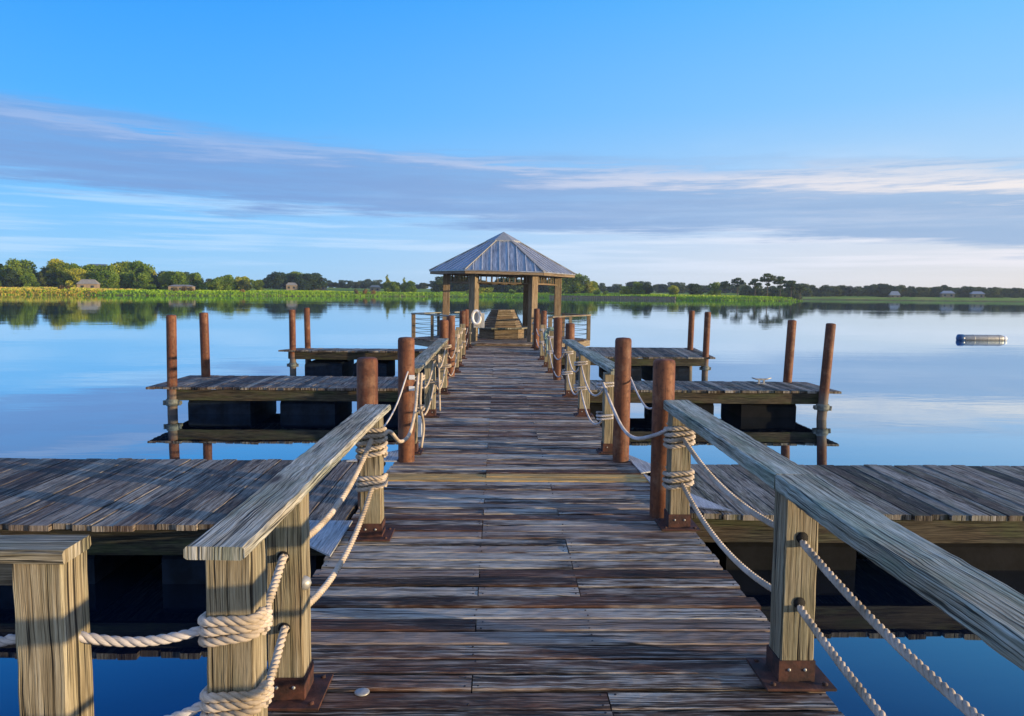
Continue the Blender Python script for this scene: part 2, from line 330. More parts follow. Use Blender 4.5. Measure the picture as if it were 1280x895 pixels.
# ------------------------------------------------------------------ water
def water():
    t = NT('lake_water'); tc = t.node('ShaderNodeTexCoord').outputs['Object']
    a = t.noise(t.vmath('MULTIPLY', tc, (.35, 1.0, 1)), 1.3, 3, .5); b = t.noise(t.vmath('MULTIPLY', tc, (.04, .12, 1)), 1.0, 3, .5)
    n = t.math('ADD', t.math('MULTIPLY', a, .15), b)
    # wind lanes: patches where a finer ripple breaks the mirror
    lane = t.ramp(t.noise(t.vmath('MULTIPLY', tc, (.012, .05, 1)), 1.0, 4, .6), [(.50, 0.0), (.66, 1.0)])
    rip = t.noise(t.vmath('MULTIPLY', tc, (1.4, 4.0, 1)), 1.0, 3, .6); n = t.math('ADD', n, t.math('MULTIPLY', t.math('MULTIPLY', lane, rip), .16))
    bp = t.node('ShaderNodeBump'); bp.inputs['Strength'].default_value = .13; bp.inputs['Distance'].default_value = .12; t.link(n, bp.inputs['Height'])
    lw = t.node('ShaderNodeLayerWeight'); lw.inputs[0].default_value = .5
    fr = t.ramp(lw.outputs['Facing'], [(.30, .08), (.55, .20), (.74, .50), (.86, .84), (1.0, 1.0)])
    df = t.node('ShaderNodeBsdfDiffuse'); df.inputs[0].default_value = (.002, .006, .016, 1)
    gl_ = t.node('ShaderNodeBsdfGlossy'); gl_.inputs['Color'].default_value = (.80, .92, 1, 1); gl_.inputs['Roughness'].default_value = .02; t.link(bp.outputs[0], gl_.inputs['Normal'])
    mx = t.node('ShaderNodeMixShader'); t.link(fr, mx.inputs[0]); t.link(df.outputs[0], mx.inputs[1]); t.link(gl_.outputs[0], mx.inputs[2]); t.link(mx.outputs[0], t.out.inputs[0]); p = t.mat
    mb = MB(); mb.poly([(-1580, -1600, 0), (1580, -1600, 0), (1580, 2500, 0), (-1580, 2500, 0)]); o = mb.build('water', p); tag(o, kind='structure')
water()

# ------------------------------------------------------------------ land beyond the water
SHORE = [(-900, 40), (-520, 90), (-330, 170), (-220, 225), (-160, 262), (-125, 275), (-95, 300), (-72, 330), (-50, 355), (-25, 368), (15, 362), (42, 345), (58, 335), (75, 318), (92, 300), (106, 300), (122, 308), (118, 335), (100, 380), (112, 425), (160, 440), (220, 430), (330, 408), (520, 340), (900, 200), (1500, 60)]
def seg_dist(px, py):
    best = 1e9; sign = 1
    for (ax, ay), (bx, by) in zip(SHORE[:-1], SHORE[1:]):
        dx, dy = bx - ax, by - ay; t = max(0, min(1, ((px - ax) * dx + (py - ay) * dy) / (dx * dx + dy * dy)))
        qx, qy = ax + dx * t, ay + dy * t; dd = math.hypot(px - qx, py - qy)
        if dd < best - 1e-9: best = dd; sign = 1 if dx * (py - ay) - dy * (px - ax) > 0 else -1
    return best * sign
def land_z(px, py):
    s = seg_dist(px, py) + 3.0 * noise.noise(Vector((px * .05, py * .05, 0))) + 1.4 * noise.noise(Vector((px * .22, py * .22, 4)))
    if s < 0: return max(-1.2, s * .12)
    hgt = 1.5 * (1 - math.exp(-s / 3.0)) + 1.3 * (1 - math.exp(-s / 40.0))
    hgt += 3.0 * (1 - math.exp(-max(0, s - 60) / 120.0))
    return hgt * (.85 + .35 * noise.noise(Vector((px * .03, py * .03, 7)))) + .20 * noise.noise(Vector((px * .3, py * .3, 2)))
def land():
    t = NT('marsh_grass'); tc = t.node('ShaderNodeTexCoord').outputs['Object']
    n = t.noise(t.vmath('MULTIPLY', tc, (.05, .08, .05)), 1.0, 5, .6); n2 = t.noise(tc, 1.6, 5, .7); n3 = t.noise(t.vmath('MULTIPLY', tc, (.3, .3, .9)), 1.0, 4, .6)
    sp = t.node('ShaderNodeSeparateXYZ'); t.link(tc, sp.inputs[0])
    g = t.ramp(n, [(.35, (.17, .27, .03)), (.5, (.25, .37, .04)), (.65, (.40, .38, .09))])
    g = t.mix(t.ramp(n2, [(.35, .6), (.6, 0.0)]), g, (.06, .09, .02))
    # reeds are drier toward the far left bank
    xx = t.ramp(t.math('MULTIPLY_ADD', t.math('ADD', sp.outputs[0], t.math('MULTIPLY', n, 60)), -.01, -1.0), [(.1, 0.0), (.55, .8)])
    g = t.mix(xx, g, t.ramp(n2, [(.3, (.20, .13, .045)), (.65, (.42, .31, .12))]))
    z_ = t.math('ADD', sp.outputs[2], t.math('MULTIPLY', t.math('SUBTRACT', n3, .5), 1.2))
    g = t.mix(t.ramp(z_, [(.10, .9), (.7, 0.0)]), g, (.13, .085, .04))
    m = t.bsdf(g, .9, n2, 1.0, .25, spec=.1)
    def grid(x0, x1, y0, y1, st):
        mb = MB(); nx, ny = int((x1 - x0) / st) + 1, int((y1 - y0) / st) + 1
        for j in range(ny):
            for i in range(nx):
                px, py = x0 + i * st, y0 + j * st; mb.v.append(Vector((px, py, land_z(px, py))))
        for j in range(ny - 1):
            for i in range(nx - 1):
                a = j * nx + i; q = (a, a + 1, a + 1 + nx, a + nx)
                if max(mb.v[k].z for k in q) > -.6: mb.face(q, ((0, 0),) * 4, (0, 0, 0), 0, True)
        return mb
    o = grid(-260, 150, 200, 470, 2.4).build('grassland', m); tag(o, kind='structure')
    # the wider ground, carried out to the horizon around that sheet
    mb = grid(-1500, 1500, 0, 2400, 20)
    for v_ in mb.v:
        if -250 < v_.x < 140 and 210 < v_.y < 460: v_.z -= 2.5
    keep = [i for i, q in enumerate(mb.f) if not all(-240 < mb.v[k].x < 130 and 220 < mb.v[k].y < 450 for k in q)]
    for attr in ('f', 'uv', 'r', 'm', 'sm'): setattr(mb, attr, [getattr(mb, attr)[i] for i in keep])
    o = mb.build('terrain', m); tag(o, kind='structure')
land()

# ------------------------------------------------------------------ trees
def foliage(name, dark, mid, light):
    t = NT(name); at = t.node('ShaderNodeAttribute', attribute_name='rnd'); sp = t.node('ShaderNodeSeparateColor'); t.link(at.outputs[0], sp.inputs[0])
    oi = t.node('ShaderNodeObjectInfo').outputs['Random']
    c = t.ramp(t.math('ADD', t.math('MULTIPLY', sp.outputs[0], .75), t.math('MULTIPLY', oi, .25)), [(.15, dark), (.5, mid), (.9, light)])
    tint = t.ramp(oi, [(0, (1.0, 1.0, 1.0)), (.55, (.85, 1.0, .9)), (.8, (1.5, 1.15, .8)), (1, (1.1, 1.1, .9))]); c = t.mix(1.0, c, tint, 'MULTIPLY')
    b = t.node('ShaderNodeBsdfPrincipled'); t.link(c, b.inputs['Base Color']); b.inputs['Roughness'].default_value = .8; b.inputs['Specular IOR Level'].default_value = .15
    tr = t.node('ShaderNodeBsdfTranslucent'); t.link(c, tr.inputs[0]); mx = t.node('ShaderNodeMixShader'); mx.inputs[0].default_value = .25
    t.link(b.outputs[0], mx.inputs[1]); t.link(tr.outputs[0], mx.inputs[2]); t.link(mx.outputs[0], t.out.inputs[0]); return t.mat
M['leafA'] = foliage('leaves_green', (.05, .095, .012), (.15, .23, .028), (.36, .40, .06))
M['leafB'] = foliage('leaves_dark', (.020, .038, .018), (.042, .075, .030), (.09, .135, .05))
M['leafC'] = foliage('leaves_dry', (.09, .06, .03), (.20, .14, .06), (.30, .22, .10))
M['bark'] = simple('bark', (.05, .035, .025), (.13, .10, .075), .9, 3, bstr=.6, stretch=(3, 3, 1))
def leaf(mb, c, s, rnd):
    a = Vector((R_(-1, 1), R_(-1, 1), R_(-1, 1))).normalized(); b = a.orthogonal().normalized(); b = (b + a.cross(b) * R_(-2, 2)).normalized(); q = a.cross(b)
    k = len(mb.v); mb.v += [c + b * s, c + q * s * .8, c - b * s, c - q * s * .8]
    mb.face((k, k + 1, k + 2, k + 3), ((0, 0),) * 4, rnd)
def crown(mb, blobs, per, ls):
    for (c, r, sq) in blobs:
        tone = R_(0, .7)
        for _ in range(int(per * r * r)):
            v = Vector((random.gauss(0, 1), random.gauss(0, 1), random.gauss(0, 1))).normalized() * (r * R_(.55, 1.08))
            v.z *= sq; leaf(mb, c + v, ls * R_(.6, 1.3), (min(1, max(0, tone + R_(0, .35))), 0, 0))
def make_tree(kind, h, wd, mat):
    t = empty(kind); tr = MB(); cr = MB(); blobs = []
    if kind == 'oak_tree':
        tr.tube([(0, 0, -.5), (R_(-.2, .2), 0, h * .3), (R_(-.3, .3), R_(-.2, .2), h * .6)], .3, 7, rfun=lambda s: .32 - .2 * s)
        for i in range(5):
            a = i * 1.25; tr.tube([(0, 0, h * .28), (math.cos(a) * wd * .2, math.sin(a) * wd * .2, h * .5), (math.cos(a) * wd * .38, math.sin(a) * wd * .38, h * .62)], .1, 5, rfun=lambda s: .14 - .1 * s)
        n = 22
        for i in range(n):
            zz = R_(.12, .93); rr = math.sqrt(max(0.02, 1 - ((zz - .47) / .58) ** 2)); a = R_(0, 2 * PI); q = R_(.25, .85)
            blobs.append((Vector((math.cos(a) * wd * .45 * rr * q, math.sin(a) * wd * .45 * rr * q, h * zz * .97)), wd * R_(.13, .23), .8))
    elif kind == 'umbrella_pine':
        tr.tube([(0, 0, -.5), (R_(-.3, .3), 0, h * .4), (R_(-.5, .5), 0, h * .85)], .2, 7, rfun=lambda s: .24 - .13 * s)
        for i in range(6):
            a = i * 1.05 + R_(0, .4); zz = R_(.72, .9); e = Vector((math.cos(a) * wd * .33, math.sin(a) * wd * .33, h * zz)); tr.tube([(0, 0, h * .62), e], .07, 5)
            blobs.append((e, wd * R_(.17, .24), .45))
        blobs += [(Vector((R_(-.4, .4), 0, h * .93)), wd * .27, .45), (Vector((R_(-1, 1), 0, h * .58)), wd * .16, .5)]
    elif kind == 'conical_tree':
        tr.tube([(0, 0, -.5), (0, 0, h * .9)], .15, 6, rfun=lambda s: .2 - .15 * s)
        for i in range(14):
            zz = i / 14; rr = wd * .5 * (1 - zz) ** .8; a = R_(0, 2 * PI)
            blobs.append((Vector((math.cos(a) * rr * .45, math.sin(a) * rr * .45, h * (.14 + .8 * zz))), max(.35, rr * .62), .9))
    else:
        for i in range(7):
            a = R_(0, 2 * PI); q = R_(0, .6); blobs.append((Vector((math.cos(a) * wd * .4 * q, math.sin(a) * wd * .4 * q, h * R_(.25, .65))), wd * R_(.18, .28), .75))
        tr.tube([(0, 0, -.3), (0, 0, h * .4)], .06, 5)
    crown(cr, blobs, 75 if kind != 'shrub' else 130, .30 if kind != 'shrub' else .16)
    tr.build('trunk' if kind != 'shrub' else 'stem', M['bark'], t); cr.build('crown' if kind != 'shrub' else 'foliage', mat, t); return t
protos = {}
def proto(key):
    if key not in protos:
        kind, v, m = key; h, wd = {'oak_tree': (9, 9.5), 'umbrella_pine': (10, 7), 'conical_tree': (8, 4.5), 'shrub': (1.8, 3.0)}[kind]
        protos[key] = [make_tree(kind, h * R_(.92, 1.08), wd * R_(.9, 1.1), M[m]), False]
    p = protos[key]
    if not p[1]: p[1] = True; return p[0]
    return copy_tree(p[0])
ORD = ['first', 'second', 'third', 'fourth', 'fifth', 'sixth', 'seventh', 'eighth', 'ninth', 'tenth', 'eleventh', 'twelfth', 'thirteenth', 'fourteenth', 'fifteenth', 'sixteenth', 'seventeenth', 'eighteenth', 'nineteenth', 'twentieth']
ORD += ['twenty-' + x for x in ORD[:9]] + ['thirtieth'] + ['thirty-' + x for x in ORD[:9]] + ['fortieth'] + ['forty-' + x for x in ORD[:9]]
planted = []
def shore_y(px):
    Y = 150.0
    while seg_dist((px - 622.6) / 950 * Y, Y) < 0 and Y < 600: Y += 2
    return Y
def plant(kind, px, Y, top, mat='leafA', row='', group=''):
    """px is the bearing read off the photograph (1280 wide), Y the distance, top the height of its tip over the lake"""
    X = (px - 622.6) / 950 * Y; v = random.randrange(4 if kind == 'oak_tree' else 2); o = proto((kind, v, mat)); z = max(0, land_z(X, Y))
    h = max(1.2, top - z) if kind != 'shrub' else top
    b = {'oak_tree': 9, 'umbrella_pine': 10, 'conical_tree': 8, 'shrub': 1.8}[kind]; s = h / b; q_ = (.7 * s + .3 * top / b) * (1.2 if Y > 400 else 1.0)
    o.location = (X, Y, z - .15); o.rotation_euler = (0, 0, R_(0, 6.28)); o.scale = (q_ * R_(.85, 1.15), q_ * R_(.85, 1.15), s)
    planted.append((row, group, px, kind, mat, o))
for px in range(-60, 330, 12):
    plant('oak_tree', px + R_(-4, 4), shore_y(px) + R_(52, 68), random.choice([8.6, 10.2, 11.6, 12.8]) * R_(.93, 1.05) * (1 if px < 200 else .86), random.choice(['leafA', 'leafA', 'leafB']), 'in the left shore back row', 'back row oaks on the left shore')
for px in range(-52, 312, 12):
    plant(random.choice(['oak_tree', 'oak_tree', 'oak_tree', 'conical_tree']), px + R_(-5, 5), shore_y(px) + R_(26, 44), R_(7.5, 11.4) * (1 if px < 200 else .88), random.choice(['leafA', 'leafA', 'leafA', 'leafB']), 'in the left shore front row', 'front row trees on the left shore')
for px, tp in ((29, 14.8), (158, 14.0), (182, 14.2), (84, 13.4), (118, 12.2), (132, 12.0), (146, 13.0), (104, 12.6)):
    plant('oak_tree', px, shore_y(px) + 46, tp, 'leafA', 'above the left shore wood', 'tall trees of the left shore')
for px, h in ((318, 8.4), (329, 8.8), (341, 10.8), (352, 12.6), (363, 13.6), (374, 13.4), (385, 12.4), (394, 12.2)):
    plant('oak_tree', px, R_(425, 440), h, random.choice(['leafA', 'leafB']), 'in the tall clump on left shore', 'clump of trees on the left shore')
for px in range(404, 545, 8):
    plant('oak_tree', px + R_(-3, 3), R_(560, 600), R_(8, 11.5), 'leafB', 'in the distance left of the gazebo', 'distant trees left of the gazebo')
for px, h, k in ((485, 11.6, 'conical_tree'), (493, 8.2, 'oak_tree'), (506, 10.2, 'conical_tree'), (515, 7.8, 'oak_tree')):
    plant(k, px, 400, h, 'leafA', 'on the green bank left of the gazebo', 'trees on the green bank')
for px in range(548, 700, 9):
    plant('oak_tree', px + R_(-3, 3), R_(405, 425), R_(9.0, 12.0), 'leafB', 'seen through the gazebo', 'trees behind the gazebo')
for px, h in ((697, 11), (704, 12.2), (713, 12.6), (724, 11.8), (734, 9.4), (741, 8)):
    plant('oak_tree', px, 385, h, 'leafA', 'beside the right eave of the gazebo', 'dense trees beside the gazebo')
for px in range(745, 1010, 8):
    plant('oak_tree', px + R_(-3, 3), R_(540, 590), R_(8.0, 12.0), 'leafB', 'in the distance right of the gazebo', 'distant trees right of the gazebo')
for px, h in ((783, 6.4), (797, 7.6), (808, 7.8), (842, 6.6), (868, 7.8), (893, 7.8)):
    plant('oak_tree', px, R_(345, 360), h, random.choice(['leafA', 'leafB']), 'on the grassy point', 'small trees on the grassy point')
for px, h in ((907, 8.8), (922, 9.4), (944, 10.0), (960, 11.0), (976, 9.9), (990, 8.4), (1001, 7.6)):
    plant('umbrella_pine', px, R_(326, 340), h, 'leafB', 'on the tip of the grassy point', 'umbrella pines on the grassy point')
for px in (935, 948, 962, 975, 986, 996):
    plant('oak_tree', px, R_(400, 420), R_(6.4, 7.6), 'leafB', 'behind the umbrella pines', 'low trees behind the umbrella pines')
for px in range(1002, 1340, 8):
    bump_ = 2.6 * math.exp(-((px - 1108) / 16) ** 2) + 2.0 * math.exp(-((px - 1178) / 14) ** 2) + 1.2 * math.exp(-((px - 1225) / 12) ** 2)
    plant('oak_tree', px + R_(-3, 3), R_(462, 478), R_(7.4, 8.8) + bump_, 'leafB', 'in the far right shore front row', 'front row trees on the far right shore')
for px in range(1010, 1340, 11):
    plant('oak_tree', px + R_(-3, 3), R_(490, 505), R_(8, 9.6), 'leafB', 'in the far right shore back row', 'back row trees on the far right shore')
for px, dY, h, m in ((84, 6, 2.0, 'leafC'), (92, 7, 1.8, 'leafC'), (224, 8, 2.2, 'leafC'), (234, 9, 2.4, 'leafC'), (243, 8, 2.0, 'leafC'), (306, 6, 1.6, 'leafC'), (447, 5, 2.4, 'leafC'), (457, 6, 2.6, 'leafC'), (468, 5, 2.2, 'leafC'), (746, 8, 3.0, 'leafA'), (757, 9, 2.4, 'leafA'), (600, 10, 3.2, 'leafA'), (612, 12, 3.4, 'leafA'), (640, 10, 3.0, 'leafA'), (585, 9, 2.4, 'leafA')):
    plant('shrub', px, shore_y(px) + dY, h, m, 'by the water', 'shrubs by the far water')
rows = {}
for rec in planted: rows.setdefault((rec[0], rec[3]), []).append(rec)
LOOK = {'leafA': 'green', 'leafB': 'dark green', 'leafC': 'dry brown'}
for (row, kind), L in rows.items():
    L.sort(key=lambda r: r[2]); inview = [r for r in L if 0 <= r[2] <= 1280]
    for r in L:
        kn = {'oak_tree': 'round tree', 'umbrella_pine': 'flat topped pine', 'conical_tree': 'pointed tree', 'shrub': 'low shrub'}[kind]
        if r in inview: lab = f"{LOOK[r[4]]} {kn}, {ORD[inview.index(r)]} from the left {row}"
        else: lab = f"{LOOK[r[4]]} {kn} past the picture edge {row}"
        tag(r[5], lab, 'shrub' if kind == 'shrub' else 'tree', r[1])

# ------------------------------------------------------------------ air
def haze():
    t = NT('haze_air'); v = t.node('ShaderNodeVolumePrincipled'); v.inputs['Color'].default_value = (.70, .86, 1.0, 1); v.inputs['Density'].default_value = .0002; v.inputs['Anisotropy'].default_value = .2
    t.link(v.outputs[0], t.out.inputs['Volume']); mb = MB(); mb.box((0, 450, 6), (3200, 4200, 17)); tag(mb.build('haze', t.mat), kind='stuff')
haze()

# ------------------------------------------------------------------ far houses
M['hroof'] = simple('house_roof_pale', (.22, .20, .17), (.30, .28, .24), .8, 2); M['hroofb'] = simple('house_roof_blue', (.06, .09, .16), (.10, .14, .22), .6, 2)
M['hwall'] = simple('house_wall', (.22, .17, .12), (.30, .23, .16), .8, 2); M['hwin'] = simple('window_glass', (.02, .03, .04), (.03, .04, .05), .1, 2)
M['hroofw'] = simple('house_roof_white', (.26, .28, .31), (.33, .34, .36), .7, 2)
def house(px, Y, wd, hw, hr, roof, label):
    X = (px - 622.6) / 950 * Y; z0 = max(.5, land_z(X, Y)) - .2; t = empty('house', (X, Y, z0), math.atan2(-X, Y) * .6, label, 'house')
    b = MB(); b.box((0, 0, hw / 2), (wd, wd * .7, hw)); b.build('wall', M['hwall'], t)
    r = MB(); e = .3; a = wd / 2 + e
    P = [(-a, -wd * .42, hw), (a, -wd * .42, hw), (a, wd * .42, hw), (-a, wd * .42, hw), (-a * .6, 0, hw + hr), (a * .6, 0, hw + hr)]
    for q in ((0, 1, 5, 4), (1, 2, 5), (2, 3, 4, 5), (3, 0, 4), (3, 2, 1, 0)): r.poly([P[i] for i in q])
    r.build('roof', M[roof], t)
    k = max(2, int(wd / 3))
    for i in range(k):
        m = MB(); m.box(((i + .5) / k * wd - wd / 2, -wd * .352, hw * .55), (min(1.1, wd / k * .45), .06, hw * .4)); m.build('window', M['hwin'], t)
house(118, shore_y(118) + 22, 6.8, 2.1, 1.8, 'hroof', 'small house with a pale hipped roof below the trees, leftmost house')
house(130, shore_y(130) + 80, 11, 7.4, 3.0, 'hroofb', 'house with a dark blue roof rising above the left shore trees')
house(232, shore_y(232) + 22, 9.0, 2.0, .7, 'hroof', 'long low tan house with a flat pale roof on left shore')
house(367, 418, 5.4, 2.8, 1.5, 'hroof', 'small tan house in front of the tall clump of trees')
house(402, 430, 7, 2.4, 1.4, 'hroof', 'small tan house at the right edge of the clump of trees')
house(470, 425, 5.6, 2.4, 1.3, 'hroof', 'pinkish house standing alone left of the pointed tree')
house(1121, 457, 5.5, 1.6, 2.4, 'hroofw', 'white roofed house, leftmost on the far right shore')
house(1188, 457, 7, 2.6, 1.6, 'hroofw', 'white roofed house in the middle of far right shore')
house(1226, 459, 7, 2.6, 1.6, 'hroofw', 'white roofed house, rightmost on the far right shore')

def tufts():
    for (name, mat, xa, xb, lab) in (('marsh_reeds', 'reed', -250, -140, 0), ('marsh_grass', 'grassblade', -178, 150, 1)):
        mb = MB(); n = 0; tries = 0
        while n < (14000 if lab == 0 else 26000) and tries < 260000:
            tries += 1; X = R_(xa, xb); Y = R_(200, 460); sdd = seg_dist(X, Y)
            if sdd < -2.5 or sdd > 45 or random.random() < sdd / 60: continue
            z = land_z(X, Y)
            if z < -.25: continue
            a = R_(0, PI); hh = R_(.2, .6) * (1.25 if sdd < 6 else 1.0); ww = R_(.12, .4); dx, dy_ = math.cos(a) * ww, math.sin(a) * ww; k = len(mb.v); lx, ly = R_(-.2, .2), R_(-.2, .2)
            mb.v += [Vector((X - dx, Y - dy_, z - .1)), Vector((X + dx, Y + dy_, z - .1)), Vector((X + dx * .7 + lx, Y + dy_ * .7 + ly, z + hh)), Vector((X - dx * .5 + lx, Y - dy_ * .5 + ly, z + hh * .9))]
            tone = min(1, max(0, .25 + min(.4, sdd * .022) + .55 * noise.noise(Vector((X * .010, sdd * .12, 3))) + R_(-.06, .06)))
            mb.face((k, k + 1, k + 2, k + 3), ((0, 0),) * 4, (tone, 0, 0)); n += 1
        tag(mb.build(name, M[mat]), kind='stuff')
M['reed'] = foliage('reeds_tan', (.32, .17, .06), (.45, .42, .07), (.66, .50, .19)); M['grassblade'] = foliage('grass_blades', (.17, .28, .02), (.32, .48, .03), (.60, .56, .09))
tufts()

def seawall():
    t = empty('seawall', (50, 340, 0), 0, 'low brown timber seawall along the bank right of the gazebo', 'seawall')
    pts = [(24, 355), (42, 342.5), (58, 332.5), (74, 316.5)]; b = MB(); c = MB(); o = Vector((50, 340, 0))
    for (x0, y0), (x1, y1) in zip(pts[:-1], pts[1:]):
        L = math.hypot(x1 - x0, y1 - y0); n = int(L / 1.0)
        b.bar(Vector((x0, y0, .5)) - o, Vector((x1, y1, .5)) - o, rect(.25, 1.4)); c.bar(Vector((x0, y0, 1.22)) - o, Vector((x1, y1, 1.22)) - o, rect(.7, .16))
        for i in range(n):
            s = (i + .5) / n; b.cyl(Vector((x0 + (x1 - x0) * s, y0 + (y1 - y0) * s - .25, -.8)) - o, .17, 1.9, 8)
    b.build('sheet_wall', M['post'], t); c.build('cap_rail', M['gaz'], t)
seawall()

# ------------------------------------------------------------------ main walkway
DZ = .5
def edge_L(Y):
    if Y < 4.4: return -.93 - .17 * max(0, (Y - 2.9) / 1.5)
    return -1.10 if Y < 7.1 else -1.03
def edge_R(Y): return 1.44 if Y < 7.1 else (1.33 if Y > 7.7 else 1.40)
def walkway():
    t = empty('boardwalk', (0, 0, 0), 0, 'long weathered plank boardwalk leading straight out to the gazebo', 'boardwalk')
    sections = [(2.25, 7.06), (7.08, 14.6), (14.62, 22.0), (22.02, 24.5)]
    b = MB(); nl = MB()
    for (ya, yb) in sections:
        n = round((yb - ya) / .145); pt = (yb - ya) / n
        for i in range(n):
            Y = ya + (i + .5) * pt; x0, x1 = edge_L(Y) + R_(-.02, .02), edge_R(Y) + R_(-.02, .02)
            q = random.random(); cuts = [x0] + ([-.10] if q < .28 else [.48] if q < .54 else [-.10, .48] if q < .58 else []) + [x1]
            for a, c in zip(cuts[:-1], cuts[1:]):
                wdt = pt - R_(.012, .026); zt = DZ + R_(-.005, .005); sg = max(3, int((c - a) / .12))
                mat = 1 if (7.06 > Y > 6.80) else 0
                prof = [(-wdt / 2, -.038), (wdt / 2, -.038), (wdt / 2, -.006), (wdt / 2 - .006, 0), (wdt * .2, .0006), (-wdt * .2, .0006), (-wdt / 2 + .006, 0), (-wdt / 2, -.006)]
                tilt = R_(-.004, .004)
                b.bar((a + .003, Y + R_(-.002, .002), zt), (c - .003, Y + R_(-.002, .002), zt), prof, up=(0, tilt * 2, 1), segs=sg * 2, jit=.0024, mat=mat)
                for xx in (a + .03, c - .03):
                    if Y < 12:
                        for yy in (-.038, .038): b.cyl((xx + R_(-.006, .006), Y + yy + R_(-.008, .008), zt - .002), .0052, .0045, 7, mat=2)
            if Y < 12:
                for xx in (-.10, .48):
                    if xx not in cuts:
                        for yy in (-.038, .038):
                            if random.random() < .7: b.cyl((xx + R_(-.012, .012), Y + yy + R_(-.01, .01), DZ - .004), .005, .006, 7, mat=2)
    b.build('deck_boards', [M['deck'], M['gold'], M['nail']], t)
    for (ya, yb) in sections:
        for s in (0, 1):
            xx = (edge_L((ya + yb) / 2) + .07) if s == 0 else (edge_R((ya + yb) / 2) - .07)
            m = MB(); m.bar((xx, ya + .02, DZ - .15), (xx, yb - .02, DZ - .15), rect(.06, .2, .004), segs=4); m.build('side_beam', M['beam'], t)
        Y = ya + .6
        while Y < yb - .5:
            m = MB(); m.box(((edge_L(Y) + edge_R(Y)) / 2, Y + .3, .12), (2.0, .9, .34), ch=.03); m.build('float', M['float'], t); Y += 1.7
walkway()
def landing():
    t = empty('landing', (0, 0, 0), 0, 'plank landing the boardwalk starts from, under the camera', 'landing')
    b = MB()
    for i in range(26):
        Y = -2.3 + .175 * i + .0875; b.bar((-6, Y, DZ), (1.55, Y, DZ), rect(.165, .036, .004), segs=20, jit=.0015)
    b.build('deck_boards', M['deck'], t)
    m = MB(); m.bar((-6, 2.13, DZ - .13), (-1.0, 2.13, DZ - .13), rect(.06, .2)); m.bar((-6, -2.2, DZ - .13), (1.5, -2.2, DZ - .13), rect(.06, .2)); m.build('side_beam', M['beam'], t)
    for xx in (-4.6, -2.4, .3):
        m = MB(); m.box((xx, 0, .12), (1.2, 3.4, .34), ch=.03); m.build('float', M['float'], t)
landing()

# ------------------------------------------------------------------ finger docks
def finger(side, Y0, Y1, zf, zb, xin, xout, mat, floats, fm, label, cleat=None, pile_dy=.12):
    t = empty('finger_dock', (0, 0, 0), 0, label, 'dock', 'finger docks off the boardwalk')
    s = side; pitchw = .15; n = int((xout - xin) / pitchw); b = MB()
    for i in range(n):
        X = s * (xin + (i + .5) * pitchw); wd = pitchw - R_(.004, .012); dz = R_(-.004, .004); e0, e1 = R_(-.025, .025), R_(-.02, .02)
        prof = [(-wd / 2, -.042), (wd / 2, -.042), (wd / 2, -.006), (wd / 2 - .006, 0), (-wd / 2 + .006, 0), (-wd / 2, -.006)]
        b.bar((X, Y0 + e0, zf + dz), (X, Y1 + e1, zb + dz), prof, segs=8, jit=.0018)
    b.build('deck_boards', mat, t)
    zm = lambda Y: zf + (zb - zf) * (Y - Y0) / (Y1 - Y0)
    for Y in (Y0 + .07, Y1 - .07):
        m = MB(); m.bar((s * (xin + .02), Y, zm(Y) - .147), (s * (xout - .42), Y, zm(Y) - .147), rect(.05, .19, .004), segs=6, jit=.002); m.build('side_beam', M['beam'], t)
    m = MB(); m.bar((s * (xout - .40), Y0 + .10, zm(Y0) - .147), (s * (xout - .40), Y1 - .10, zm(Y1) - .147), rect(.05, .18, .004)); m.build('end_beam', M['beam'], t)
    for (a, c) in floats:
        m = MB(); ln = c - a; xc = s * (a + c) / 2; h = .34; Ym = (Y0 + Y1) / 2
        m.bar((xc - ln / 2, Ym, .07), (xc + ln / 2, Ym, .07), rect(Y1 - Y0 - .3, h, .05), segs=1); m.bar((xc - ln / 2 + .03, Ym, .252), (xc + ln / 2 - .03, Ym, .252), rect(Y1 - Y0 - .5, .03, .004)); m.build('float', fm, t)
    if cleat:
        m = MB(); cx, cy = cleat; cz = zm(cy)
        m.tube([(cx - .19, cy, cz + .12), (cx - .1, cy, cz + .095), (cx, cy, cz + .09), (cx + .1, cy, cz + .095), (cx + .19, cy, cz + .12)], .02, 8, rfun=lambda q: .022 - .012 * abs(q - .5) * 2)
        m.bar((cx - .05, cy, cz), (cx - .045, cy, cz + .09), rect(.03, .03)); m.bar((cx + .05, cy, cz), (cx + .045, cy, cz + .09), rect(.03, .03)); m.box((cx, cy, cz + .006), (.18, .07, .012)); m.build('cleat', M['galv'], t)
    return t
finger(-1, 5.43, 7.60, .5, .5, 1.12, 6.3, M['finger'], [(1.35, 2.5), (3.0, 4.1), (4.6, 5.6)], M['float'], 'nearest finger dock on the left with brown grey planks')
finger(1, 5.76, 7.50, .5, .5, 1.46, 6.3, M['fingerR'], [(1.85, 2.9), (3.5, 4.5), (5.0, 5.8)], M['floatR'], 'nearest finger dock on the right with mossy dark planks')
finger(-1, 13.35, 15.25, .5, .5, 1.06, 6.22, M['finger'], [(1.4, 2.45), (2.9, 3.87), (4.4, 5.5)], M['float'], 'middle finger dock on the left')
finger(1, 13.40, 14.95, .5, .49, 1.36, 6.2, M['fingerR'], [(1.5, 2.4), (2.9, 3.92), (4.42, 5.42)], M['floatR'], 'middle finger dock on the right, with a mooring cleat', cleat=(5.1, 14.5))
finger(-1, 20.35, 22.4, .62, .53, 1.06, 6.0, M['finger'], [(1.5, 2.4), (3.0, 3.9), (4.2, 5.2)], M['float'], 'farthest finger dock on the left, smallest in view')
